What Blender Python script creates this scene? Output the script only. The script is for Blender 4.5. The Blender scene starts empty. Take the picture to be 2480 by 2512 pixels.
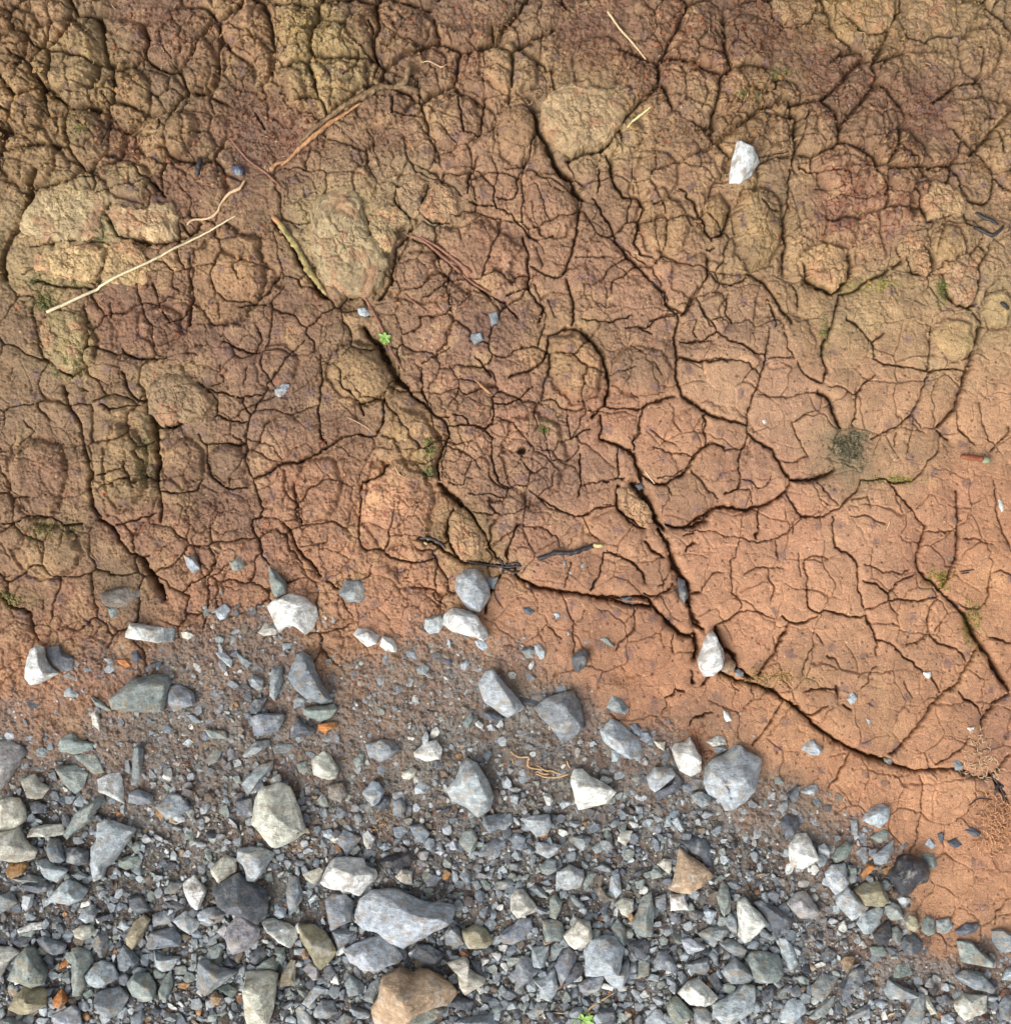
import bpy, bmesh, math, random
import numpy as np
from mathutils import Vector, noise as mnoise

U = 0.00052                      # metres per plot unit
W, H = 1907.0, 1931.6            # plot size in plot units
scene = bpy.context.scene
COL = scene.collection

# ---------------------------------------------------------------- camera
CAM_Z = 1.32
cam_d = bpy.data.cameras.new('camera')
cam = bpy.data.objects.new('camera', cam_d)
COL.objects.link(cam)
cam.location = (0, 0, CAM_Z)
cam_d.sensor_fit = 'HORIZONTAL'
cam_d.sensor_width = 36
cam_d.lens = 36 * CAM_Z / (W * U)
cam_d.clip_start = 0.05
cam_d.clip_end = 200
scene.camera = cam

# ---------------------------------------------------------------- sky and sun (bright overcast, soft light from the lower left)
SUN_EL, SUN_AZ = math.radians(48), math.radians(226)      # azimuth measured from +Y (north) clockwise
world = bpy.data.worlds.new("World")
scene.world = world
world.use_nodes = True
wn = world.node_tree
wn.nodes.clear()
sky = wn.nodes.new('ShaderNodeTexSky')
sky.sky_type = 'NISHITA'
sky.sun_disc = False
sky.sun_elevation = SUN_EL
sky.sun_rotation = SUN_AZ
sky.dust_density = 6.0
sky.ozone_density = 0.6
bg = wn.nodes.new('ShaderNodeBackground')
bg.inputs['Strength'].default_value = 0.15
wo = wn.nodes.new('ShaderNodeOutputWorld')
hsv = wn.nodes.new('ShaderNodeHueSaturation')          # cloud cover: the sky is nearly white
hsv.inputs['Saturation'].default_value = 0.28
wn.links.new(sky.outputs[0], hsv.inputs['Color'])
wn.links.new(hsv.outputs[0], bg.inputs['Color'])
wn.links.new(bg.outputs[0], wo.inputs['Surface'])
sun_d = bpy.data.lights.new('sun', 'SUN')
sun_d.energy = 0.8
sun_d.angle = math.radians(32)
sun_d.color = (1.0, 0.965, 0.91)
sun = bpy.data.objects.new('sun', sun_d)
COL.objects.link(sun)
sd = Vector((math.sin(SUN_AZ) * math.cos(SUN_EL), math.cos(SUN_AZ) * math.cos(SUN_EL), math.sin(SUN_EL)))
sun.rotation_euler = sd.to_track_quat('Z', 'Y').to_euler()
scene.view_settings.view_transform = 'Standard'
scene.view_settings.look = 'None'
scene.view_settings.exposure = 0.72
scene.view_settings.gamma = 1.0
scene.view_settings.use_curve_mapping = False
scene.cycles.max_bounces = 4
scene.cycles.diffuse_bounces = 2

random.seed(11)
rng = np.random.default_rng(11)
# ---------------------------------------------------------------- survey of the plot (grid sheets: origin and side, in plot units)
SHEET = {'A': (0, 0, 800), 'B': (800, 0, 800), 'C': (1600, 0, 800), 'D': (0, 800, 800), 'E': (800, 800, 800),
         'F': (1680, 800, 800), 'G': (0, 1500, 500), 'H': (500, 1500, 500), 'I': (1000, 1500, 500), 'J': (1500, 1500, 500),
         'K': (0, 2000, 512), 'L': (500, 2000, 512), 'M': (1000, 2000, 512), 'N': (1500, 2000, 512), 'O': (1968, 2000, 512),
         'P': (1980, 1500, 500), 'Q': (2080, 0, 400), 'R': (2080, 400, 400), 'T': (1480, 700, 523.9), 'U': (1480, 1000, 523.9), 'V': (1480, 1300, 523.9), 'S': (0, 0, 2480.0)}

CRACKS = """
T3 460,0 550,50 550,130 610,200 650,240 720,240 790,130 850,0|650,240 670,310 660,400 640,470 650,570 665,650 660,760 680,880 700,960 760,1020 850,1050 890,1092|680,630 760,640 860,670 980,660 1092,650|350,1092 420,1050 520,1020 650,995
T2 400,370 450,330 530,270 640,240|200,375 320,360 400,370|340,370 430,430|690,500 760,500 860,480 990,480|850,90 890,190 960,290 1040,410
T1 820,290 820,400 850,460|250,530 350,590|450,690 540,800|150,760 290,710|250,940 310,1010|960,300 1092,270
T4 0,640 30,740 40,860 50,960 20,1060
U4 0,290 60,320 150,350 250,390 280,450 310,530 350,600 340,660|560,1050 700,1060 820,1050 900,1000 960,930 1092,870
U5 340,700 380,800 430,880 470,960 500,1050 540,1092
U2 125,360 120,470 140,600|0,670 60,660|110,630 200,620|910,310 920,220 930,130 900,60 940,30|270,370 270,290 320,220 340,100 360,0
U3 150,690 130,800 140,900 180,960 250,990 330,1060 370,1092|350,560 400,640 460,680 560,680 600,640 700,600 750,540 810,460 860,360 960,310 1000,320 1092,370
U1 430,190 520,280 650,335|450,340 610,410 700,400 810,440|560,680 600,780|780,550 850,630 930,710 970,770|490,620 640,590 740,520|0,860 120,855
V4 490,0 540,70 600,150 620,220|780,690 810,760 850,850|0,600 120,610 200,605 330,600 420,620 470,720 560,800 650,890 740,940 830,960
V5 600,230 640,330 700,400 760,540 780,680
V3 380,110 450,180 540,240|370,580 440,600 520,570 590,540 640,480|790,575 860,560
V2 0,195 80,200 150,240 240,260 310,330 370,400 380,480|820,130 760,160 740,200|720,40 820,20
V1 870,540 920,460 980,400 1092,370|290,720 270,880 180,970 110,1060|610,920 620,1092|1000,870 1092,810|600,410 540,480 500,490
A4 340,130 300,210 270,260 230,330 190,380 210,430 245,490 265,580 290,680
A3 0,620 60,660 100,720|0,800 60,790|60,300 130,340 190,380|780,960 830,1010 890,1060 960,1140|660,690 640,830
A5 215,1000 185,1080 150,1180 120,1290 60,1370 20,1440 10,1540 20,1620
A2 600,540 640,620 645,700 630,780 600,850|780,880 820,800 880,790 940,780|930,690 940,760|1470,370 1540,330 1620,290 1640,230
A1 1440,560 1420,470 1490,380|1270,1790 1290,1860|1440,1480 1380,1560 1400,1640
A2 1500,650 1540,740|190,1560 130,1600|200,1440 330,1400 480,1400 600,1410|620,1480 590,1600 560,1670|1110,1480 1100,1600 1130,1730 1080,1840 980,1890
A3 760,1390 850,1410 960,1420 1080,1380|640,1190 640,1290 690,1370 800,1400|200,1640 350,1660 460,1670 560,1680
A2 880,1650 930,1780 990,1890|480,1760 490,1907|640,1760 640,1850|1640,1580 1560,1720 1480,1780 1400,1800|190,1100 300,1090 380,1050 470,1030 560,1010
A4 1600,1290 1700,1420 1760,1540 1830,1650 1907,1740
A3 1050,1300 1100,1370 1170,1300|1100,1900 1120,1750
B3 260,130 280,260 310,370 290,450|1640,900 1660,960 1690,1080 1740,1140 1830,1150 1860,1220 1830,1290 1810,1400 1840,1480 1907,1490
B2 120,470 180,400 200,300|1130,580 1190,640 1230,720 1210,830 1190,910 1140,970 1040,980
B5 1210,660 1240,760 1300,830 1330,930 1380,1010 1440,1040 1450,1110 1510,1150
B4 1420,930 1520,890 1600,880 1650,840 1740,700
B1 990,600 1010,640 980,740 930,780|570,760 630,820 640,960|460,800 470,900 520,1000 650,1050 750,1090 790,1140|250,740 280,870 320,970
B2 540,460 545,600|390,560 390,650 560,680|780,560 790,700 800,770 890,790 910,700 930,570|880,900 860,970 830,1040 825,1120
B2 860,980 940,1050 985,1090 980,1170 1000,1210 1080,1240 1140,1310 1180,1370 1250,1390 1340,1370
B1 985,1090 1010,1010 970,920|1200,1170 1220,1280 1260,1370|1270,1010 1310,1080 1400,1120|1220,1060 1270,1180 1310,1300|1790,960 1790,1060 1810,1130
B2 1140,990 1120,1060 1130,1100 1070,1150 1000,1140|830,1170 900,1180 980,1190|1590,1120 1600,1060 1590,960
B3 1500,1170 1480,1270 1460,1370 1440,1460 1410,1560 1380,1610|1560,1150 1620,1240 1670,1330 1700,1420 1760,1490 1830,1560 1907,1640
B2 410,1080 400,1150 430,1210 480,1260 550,1250 560,1170 600,1070|560,1240 620,1300 720,1300|740,1560 700,1640 600,1730 560,1740|1050,1730 1130,1690 1190,1660
B3 500,1310 470,1370 410,1440 400,1520 380,1620 350,1700 310,1750|1150,1380 1180,1480 1190,1600 1190,1680 1230,1760 1270,1790 1250,1860
B1 790,1400 770,1330 700,1320|840,1660 830,1720 780,1790|730,1740 740,1850|1470,1490 1600,1500 1680,1500|1230,1440 1270,1560|1300,1750 1330,1850
B3 500,1380 620,1450 740,1560 860,1640 960,1720|1410,1620 1430,1720 1450,1830 1440,1907|130,1740 200,1720 250,1780
B2 960,1720 1050,1760 1130,1860|1200,1540 1300,1610 1380,1620|0,1600 40,1650 130,1690|1800,1840 1650,1870 1500,1870
C2 680,0 700,100 760,150 830,160 920,120 960,60|1440,120 1500,220 1600,240 1650,210 1750,200 1860,190|1560,90 1620,160 1640,200
C3 1120,60 1160,120 1220,180 1260,200 1340,200 1400,110 1440,60 1450,0
C1 340,60 350,200 370,270|530,180 600,270 560,320|950,1110 1060,1110 1140,1080|1040,1170 1120,1140 1250,1160 1330,1140|20,1300 30,1430 60,1500 150,1530|280,1780 350,1900
C2 850,560 790,460 730,460 710,530 640,530 580,500|570,540 540,600 460,600|620,920 720,890 800,870|900,700 880,800 830,880 820,960 850,1010
C3 630,650 700,670 800,690 900,700 920,640|770,1290 780,1400 770,1500 780,1590|1310,900 1310,1000|1450,880 1540,930 1570,1010 1620,1060|1550,1100 1580,1200 1610,1270 1650,1290
C2 820,980 790,1060 800,1140 795,1240 770,1290|1730,940 1780,1010 1810,1090 1860,1150|870,960 900,1000 980,1010 1060,1000 1140,1010 1150,1080
C3 170,1110 240,1170 270,1240 310,1340 350,1390 410,1370 440,1290 460,1200|320,1500 330,1600 270,1700 220,1790 170,1850
C2 80,1160 0,1200|320,1460 370,1440|320,1560 370,1640 480,1660 560,1610|0,1640 80,1700 100,1780 190,1830|0,1870 80,1850 160,1830|630,1170 680,1230 760,1250
C4 900,1540 920,1640 1000,1680 1060,1710 1120,1660 1170,1580 1150,1490
C3 1180,1700 1100,1720 1090,1780 1060,1870 1050,1907|560,1590 640,1640 700,1700 760,1800 820,1880|1180,1700 1260,1640 1380,1590 1480,1500|1710,1680 1760,1740 1850,1790 1880,1800
C2 820,1660 870,1740 860,1780|680,1750 720,1830 720,1907|450,1720 430,1820 470,1880|1440,1440 1460,1490 1500,1480|1490,1510 1550,1590 1640,1610 1640,1500 1600,1430|1820,1480 1760,1580 1710,1600 1710,1680|1680,590 1740,520 1800,490 1900,480
Q3 1580,530 1590,700 1560,880 1500,960 1400,970 1290,970 1220,1040 1130,1110 1000,1190|1560,960 1620,1110 1690,1260 1710,1400 1740,1520 1800,1640 1800,1750
Q2 1500,1540 1510,1700 1420,1810|1760,0 1680,80 1720,200|600,1500 620,1700 760,1850
R3 800,0 830,100 900,190 1000,230|1740,150 1800,240 1907,290|1500,1740 1570,1830 1600,1907
R4 800,280 860,400 890,520 930,640 980,660
R3 1210,0 1290,130 1330,320 1400,400 1480,440 1650,460 1720,330 1720,100 1700,0
R2 1380,500 1390,690 1500,740|930,900 950,1010 1000,1090 1000,1290|760,1200 800,1290 960,1300|1310,1060 1260,1170 1200,1300 1150,1350|0,1810 130,1907
R3 1700,920 1660,1020 1590,1100 1540,1190 1530,1320 1520,1500 1500,1640 1440,1680 1340,1640 1220,1590 1160,1530
D5 860,470 900,600 915,700 912,820 905,900
D3 905,880 935,1000 935,1150|370,340 390,460 460,570 480,680 500,780 530,860|700,1270 760,1330 830,1350 870,1350
D4 530,860 520,960 530,1060 580,1130 660,1190 700,1270|850,420 870,520 930,590 1000,590 1060,560 1100,540
D5 830,1350 870,1440 920,1510 960,1590
D2 560,870 640,850 720,830|730,780 740,860 790,940|680,1170 790,1130 900,1100|580,460 650,490 740,470 820,460|700,130 760,180 860,190 980,180
D3 710,260 740,370 800,430 830,440 860,380|1660,1140 1700,1220 1740,1310 1810,1390 1870,1460|0,1590 40,1640 130,1650 170,1690 180,1760 210,1850
D2 1150,330 1220,370 1330,390 1410,420 1440,490 1460,520 1440,620 1430,700|1200,360 1260,430 1250,520 1330,550 1440,550|1460,520 1530,420 1570,320 1640,240 1700,150 1770,80|1410,410 1520,400
D1 1440,230 1420,330|1150,170 1090,150|1280,220 1300,320 1230,350|1500,480 1600,480 1700,510 1860,460|1430,660 1520,680 1600,700 1640,790|1530,1115 1640,1130 1740,1140|1740,1290 1820,1280 1907,1270
D2 1290,80 1400,140 1480,150 1520,80 1500,0|1430,700 1430,780 1460,860 1490,930 1510,1010 1540,1070 1520,1110|1140,620 1180,680 1210,700 1210,800 1230,880 1270,910 1350,960 1440,940|1210,695 1300,690 1430,690
D3 1480,885 1560,870 1640,800 1740,800 1830,750 1907,700
D2 1870,170 1880,330 1860,460 1870,650 1907,690|1180,900 1140,950 1060,970 930,970|1530,1110 1480,1130 1470,1190 1500,1240 1530,1340 1580,1400|1720,900 1730,1000 1740,1140
D2 0,1160 80,1150 160,1110 290,1120 380,1160 470,1150|1220,1470 1220,1560 1210,1660 1190,1780|220,80 240,180 340,240 420,290 490,230|500,0 500,120
D1 160,1100 120,1030 60,960 10,910|200,1170 220,1280 260,1360|0,1270 60,1370|380,1180 340,1300|250,1600 250,1670|1130,1240 1160,1380 1210,1470|1340,1390 1280,1440 1220,1470|130,560 190,620 100,700|70,240 60,310|520,380 470,360
E5 220,0 300,100 370,230 420,320 470,360
E3 470,360 540,430 600,490 690,550 720,600 720,650 690,710|690,710 650,790 660,900|790,1050 860,1100 900,1170 940,1260 990,1330 1020,1380|740,1070 720,1150 710,1230 740,1320 790,1370 880,1390 980,1400 1100,1420
E5 660,930 730,990 790,1050
E4 1100,1420 1130,1490 1250,1530 1380,1550 1500,1570 1650,1600 1750,1620 1907,1650
E3 550,1240 660,1280 720,1340 790,1370|360,800 330,860 220,910|1300,50 1290,140 1260,210 1170,260 1080,290|1300,50 1400,20 1470,20 1540,80 1610,170 1640,250 1650,380 1640,450 1550,530
E2 730,590 790,580 860,580 940,590 970,560 980,450|740,510 820,540 840,580|940,600 975,650 975,760 990,850 1000,900 1060,950|350,400 250,440 200,460 150,400 80,340 80,260
E1 720,700 780,720 850,760 900,830|850,770 820,840 810,880 800,920 730,920|820,880 870,880|370,1200 400,1120 410,990|370,1230 470,1220 560,1230|650,1370 640,1480 630,1590 700,1640|330,640 400,660 430,690|460,790 560,800 640,780
E2 330,560 290,640 190,630 90,650 0,700|340,410 340,500 320,580|200,470 210,520|210,910 200,1050 180,1160 190,1250 240,1310 330,1310 360,1280 370,1200|350,1330 400,1360 530,1380 640,1360
E2 560,240 550,300 590,460 640,520 720,530|870,170 920,220 960,290|990,450 1090,440 1160,400 1200,350|1480,750 1480,860 1490,950 1480,980
E1 560,220 640,160 720,130|750,310 850,310 900,330|720,240 780,320 770,400 720,460|1000,520 1090,570 1150,640 1210,720 1300,780 1400,780 1460,740 1480,680|1280,600 1290,700 1310,770
E1 1480,930 1600,910 1720,890|1300,780 1370,850|1160,800 1200,860 1280,820|1340,840 1320,930 1240,1000|1500,1120 1540,1200 1600,1260|1210,1000 1190,1060 1120,1090 960,1100 870,1080|1150,1160 1260,1190 1340,1220 1380,1300
E2 1240,1000 1330,1050 1430,1100 1500,1110 1590,1060 1700,1040|1120,1160 1080,1240 1060,1320 1050,1400|1620,1320 1610,1430 1550,1540|1550,600 1440,650 1410,520|1640,470 1850,480 1907,450
E1 1430,1370 1420,1450 1390,1530|1640,1310 1760,1350 1850,1440 1870,1500|1700,720 1710,880 1740,900|1850,480 1830,580 1800,660 1800,720|1390,1560 1400,1650 1450,1720 1440,1800 1450,1907|1810,1640 1800,1760 1700,1880
E3 1610,520 1610,660 1700,710 1780,720 1810,790 1840,870 1840,900|1710,930 1700,1040 1740,1100 1800,1160 1850,1190|1020,1460 950,1580 930,1680
E5 1800,920 1850,980 1907,1060
E1 80,1560 110,1640 160,1710|270,1380 260,1440 220,1480|1300,1760 1370,1830
E2 0,1500 80,1530
F4 1740,0 1690,160 1650,270 1610,410 1580,480 1490,590
F3 860,0 820,80 800,170 830,270 820,330|0,400 60,440 130,500 230,540 370,580|380,630 450,680 520,740 570,820 620,890
F4 790,380 850,420 890,520 920,600|620,900 690,900 780,890 880,830|620,920 600,970 530,1020 440,1060 380,1080 290,1060 200,1060 130,1090 0,1180
F2 660,200 700,270 770,320 820,340|0,180 90,200 180,180 300,190 380,210 450,280|0,90 100,80 190,20|190,20 260,80 340,100 420,150 480,160|500,0 490,90 470,190 450,290 430,350 390,430 370,500 375,620
F1 480,180 640,175|580,0 600,120 640,180|430,385 520,410 600,410 700,390 790,380|130,500 110,560 125,680 80,720 0,840|130,690 200,690 240,720 340,720 360,680|40,840 110,910 160,970 200,1000
F2 375,620 350,710 320,790 325,900 320,950 240,970|600,980 640,1040 680,1110 760,1120 820,1110 900,1070 960,1010 1005,960 1020,900|440,1060 440,1140 420,1240
F1 320,950 390,960 400,1050|330,890 400,900 430,940 490,930 520,870|780,910 850,1000 900,1050|680,1120 640,1160 600,1220 530,1250 430,1260 330,1240 220,1230 180,1200 0,1190|630,1150 640,1210
F2 870,1110 865,1200 870,1290 950,1330 1000,1380 1010,1470 1025,1560 1040,1650|1180,900 1250,980 1310,1050 1350,1120 1400,1170
F3 1410,1170 1380,1280 1360,1380 1370,1440|1590,960 1600,1080 1600,1250 1590,1360 1550,1450 1500,1550|1500,1550 1560,1620 1640,1690
F4 1370,1440 1440,1490 1500,1550
F5 1640,1690 1680,1780 1740,1860 1770,1907
F2 1020,900 1110,900 1170,900 1240,910 1320,900 1380,860 1420,790 1480,730|1110,190 1110,90 1180,30|1110,90 1010,0|1110,190 1200,220 1290,240 1410,260 1530,240 1640,260
F2 1450,0 1440,130 1420,260 1400,350 1360,450 1330,510 1250,580 1100,660|1120,280 1050,340 1010,390 1010,490 990,590|1590,480 1610,600 1690,690|1480,620 1560,660|1907,590 1860,660 1800,740
F1 840,350 930,360 1000,390|1340,510 1330,570 1400,620|1330,520 1380,590|1240,620 1230,700|1340,590 1300,740|1720,430 1750,560 1790,660|640,560 700,520 800,480|640,560 660,640 720,760|560,780 650,800 720,750
F1 980,1020 1060,1000 1090,1060|970,1100 1050,1110 1170,1150|1200,1600 1130,1640 1050,1660|1050,1400 1150,1430 1270,1450 1310,1420|1390,1200 1500,1200 1580,1200|1200,1610 1240,1680
F2 1190,1560 1250,1500 1350,1440|1040,1480 1130,1520 1190,1560 1200,1600|1200,1600 1340,1610 1440,1600 1490,1580|1480,1600 1440,1660 1420,1720 1420,1780
F1 1430,1800 1490,1860 1560,1890|1420,1790 1380,1850 1280,1870|330,1250 300,1320 270,1380 280,1460 270,1560 330,1610 330,1670|330,1670 400,1670 480,1700 520,1710|330,1670 250,1720 190,1760
F2 700,1380 720,1480 710,1580 740,1660 790,1690 830,1670 910,1680 1000,1700 1060,1700 1100,1780 1130,1850|560,1690 620,1740 700,1740 780,1700|610,1750 580,1830 530,1907|30,1560 90,1560|1800,900 1830,1100 1907,1330|1790,1440 1780,1560 1760,1620
F1 350,1450 420,1420 580,1410|490,1430 520,1520 510,1600|540,1260 550,1360|670,1320 680,1460|700,1370 760,1350 830,1360|1630,1240 1700,1240 1800,1270|1800,1440 1850,1430 1907,1460|1560,1620 1700,1660 1760,1620
F4 0,1480 30,1600 60,1750 100,1780
P4 1440,0 1520,120 1600,240 1650,310
P5 1700,400 1760,500 1830,620 1890,740
P3 1640,310 1570,400 1510,500 1470,570 1430,670 1350,730 1260,790|1260,790 1150,910 1080,1030 980,1140 880,1270 800,1350|980,1500 1120,1490 1280,1490 1420,1490
P2 780,310 900,430 1020,500 1100,560 1180,620 1260,760|560,40 610,130 660,260 780,300|1150,200 1220,300 1300,330 1400,350 1460,410 1490,470|280,690 290,760 300,800|0,750 150,740 280,720
P1 660,260 650,400|640,520 560,580 580,660 510,720|900,310 1000,300 1110,260 1140,190 1120,50|1190,190 1260,100|1050,1540 1100,1630 1080,1760 1070,1907|100,210 160,310|200,410 260,450 310,530|910,660 930,740 990,810
P4 0,980 80,1070 200,1160 330,1240 430,1310 560,1350 720,1400 860,1470 980,1500
P2 1520,1190 1450,1300 1330,1380 1200,1440|1410,740 1480,820 1600,890 1640,980|0,980 60,970 210,880|340,860 430,930|1700,240 1850,270 1907,300|400,1340 350,1450 260,1600 210,1660
P3 1907,780 1780,860 1700,950 1660,1020 1640,1100|1420,1490 1600,1560 1740,1540 1830,1450 1907,1350|1720,1510 1820,1630 1880,1800
O1 1085,0 1070,100 1050,250 1000,340|1907,760 1780,870 1770,1000
J3 430,0 530,110 620,200 720,230 800,210|1380,610 1450,510 1540,370 1600,230 1680,120
J5 800,220 810,320 790,440|980,170 1010,290 1060,370 1140,410 1170,500
J4 1170,510 1260,590 1330,630|1020,580 1100,620 1250,660 1400,710 1520,750 1620,830|1620,830 1750,920 1850,1000 1907,1060
J2 980,150 1100,80 1230,0|1620,830 1560,940 1450,1100 1320,1270|920,620 850,700|760,560 770,680|600,720 560,780 500,810|600,730 680,740|740,1080 760,1010 850,990 960,940
J1 220,0 210,180 110,260 40,350|510,850 520,900 470,940|1110,650 1200,740|1800,600 1820,480 1860,380 1907,300
"""

# ground colour survey: x,y r,g,b
TINT = """60,60 115,85,55;150,120 135,110,70;300,50 110,75,55;450,60 120,85,55;600,80 142,118,72;600,150 140,115,75;750,50 105,70,50;900,100 105,70,50;1000,100 120,90,60;1100,30 100,65,48;1250,100 115,75,52;1400,60 100,65,45;1630,20 140,110,60;1780,30 142,114,66;1880,90 130,100,65;1600,150 100,65,48;1450,180 115,85,52;1750,200 105,68,50
100,230 130,100,62;300,230 125,98,62;30,300 115,88,52;400,180 110,80,55;450,250 100,68,52;550,230 110,70,50;200,300 110,72,52;150,400 165,145,95;120,480 162,138,88;60,470 145,120,75;350,330 110,70,50;430,500 138,102,66;640,450 150,130,85;730,220 115,80,55;850,180 120,85,58;880,280 130,92,65;960,230 135,100,68;1100,230 150,125,82;1000,380 140,98,70
800,370 145,118,80;900,480 150,102,72;830,560 135,95,68;1180,380 130,92,62;1250,420 138,102,66;1150,520 145,100,72;1230,560 150,105,75;1430,400 138,108,66;1440,450 140,110,68;1600,420 112,68,50;1650,400 130,80,60;1560,500 150,112,70;1550,560 132,102,62;1700,560 152,122,76;1620,600 150,120,75;1800,650 160,128,84;1780,470 150,115,72;1700,330 115,78,55;1850,200 125,95,62;1880,560 150,122,80;1890,470 142,110,72
60,620 120,90,58;120,640 142,122,72;200,600 120,78,55;300,600 115,75,52;450,560 125,90,62;450,640 120,82,62;550,600 120,82,58;680,700 135,105,65;550,740 115,82,60;620,800 125,85,60;780,830 145,110,68;320,760 130,105,70;80,760 130,98,65;60,850 125,92,62;230,830 115,88,55;230,900 125,98,60;350,870 115,82,60;430,860 130,95,68;100,920 130,90,62;430,980 120,80,58;600,900 165,110,75;750,950 175,118,80;560,1000 150,100,68
100,1030 120,92,60;60,1100 130,90,58;230,1100 110,85,52;330,1050 140,95,65;250,1000 135,90,65;150,1180 130,82,55;500,1040 150,98,68;400,1120 150,98,65;650,1100 160,105,70;850,700 130,90,65;900,620 120,82,65;1080,660 140,105,68;960,760 140,95,70;900,850 150,105,75;1050,850 150,105,78;950,950 130,92,70;1050,900 125,88,70;880,1010 150,115,65;1050,1010 165,110,78;1150,1000 170,115,78
1180,680 135,98,65;1150,790 165,108,75;1280,830 185,125,85;1350,720 185,135,95;1480,750 175,125,90;1430,900 170,115,82;1290,940 145,100,68;1380,620 135,98,70;1200,620 130,90,65;1650,720 165,120,80;1680,800 180,128,85;1620,860 130,108,72;1700,860 165,120,78;1850,780 185,130,85;1800,950 170,110,72;1880,1000 185,120,75;1350,1030 190,125,85;1500,980 190,125,85;1450,1080 195,130,88;1600,1000 185,128,90;1650,1050 185,125,85;1750,1050 165,105,70
1400,1180 190,125,82;1550,1150 195,132,88;1700,1180 185,125,82;1850,1100 190,125,75;1850,1200 175,115,72;1000,1150 170,112,75;1150,1180 170,110,72;750,1080 165,108,72;750,1150 160,105,72;1250,1270 175,110,68;1400,1300 180,115,72;1550,1280 165,112,72;1650,1350 170,115,72;1500,1380 195,130,80;1780,1350 175,115,72;1600,1450 190,122,75;1750,1500 195,128,82;1830,1620 185,120,75;1800,1700 175,115,72;1880,1400 170,110,75
50,1300 160,105,65;150,1350 140,95,62;200,1300 130,85,58;300,1400 110,90,72;350,1480 105,88,72;500,1230 130,90,62;650,1250 155,105,68;680,1350 135,95,62;800,1300 140,100,68;600,1450 110,88,72;800,1450 120,98,78;950,1380 112,95,75;1050,1450 105,88,68;900,1550 98,88,76;1100,1560 102,90,78;1350,1380 140,95,65;1300,1550 100,88,78;1420,1520 140,98,68;1500,1560 125,100,78;1480,1620 105,85,65;1650,1600 170,110,70
400,1650 98,80,65;300,1600 98,82,68;700,1620 85,75,68;850,1640 100,85,75;1000,1620 100,92,82;1200,1720 95,82,68;100,1800 80,68,55;400,1870 90,62,48;600,1900 80,62,50;800,1800 85,75,65;1000,1870 80,72,62;1350,1900 90,68,50;1500,1850 88,70,55;1600,1800 130,100,75;1700,1870 125,92,65;1750,1780 170,112,70;1850,1800 150,100,68;1880,1900 110,92,72;0,1550 85,75,62"""

# cover of chips, 0 bare .. 1 packed
COVER = "0,1250,.1;100,1350,.2;200,1250,.2;0,1400,.4;200,1450,.4;350,1350,.5;350,1250,.4;500,1200,.35;450,1330,.65;600,1380,.45;700,1300,.35;800,1250,.35;700,1450,.55;850,1400,.55;1000,1260,.3;1000,1350,.5;1050,1220,.1;1200,1300,0;1100,1450,.55;1250,1450,.5;1350,1380,.08;1500,1430,0;1450,1520,.4;1560,1520,.2;1600,1600,.65;1700,1540,.02;1650,1680,.75;1760,1680,.08;1820,1600,0;1700,1800,.5;1800,1740,.06;1850,1830,.45;100,1550,1;400,1550,.7;600,1550,.7;900,1550,.75;1200,1600,.85;1000,1650,.9;1400,1650,.95;200,1700,1;600,1700,1;1000,1800,1;1400,1800,1;400,1700,.95;1600,1900,.9;1750,1900,.75;1900,1900,.8;300,1130,0;900,1120,0;500,1090,.0;100,1150,0;700,1140,0;1200,1200,0;1500,1300,0;1650,1450,0;1850,1450,0;1900,1300,0;1300,1000,0;500,900,0;1000,600,0;1500,600,0;300,500,0;100,900,0;0,1180,0;250,1190,.12;600,1180,.15;1600,1420,0;1540,1470,.08;1870,1700,.02;100,1930,1;500,1930,1;1000,1930,1;1300,1930,.95;1500,1930,.9"

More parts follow.
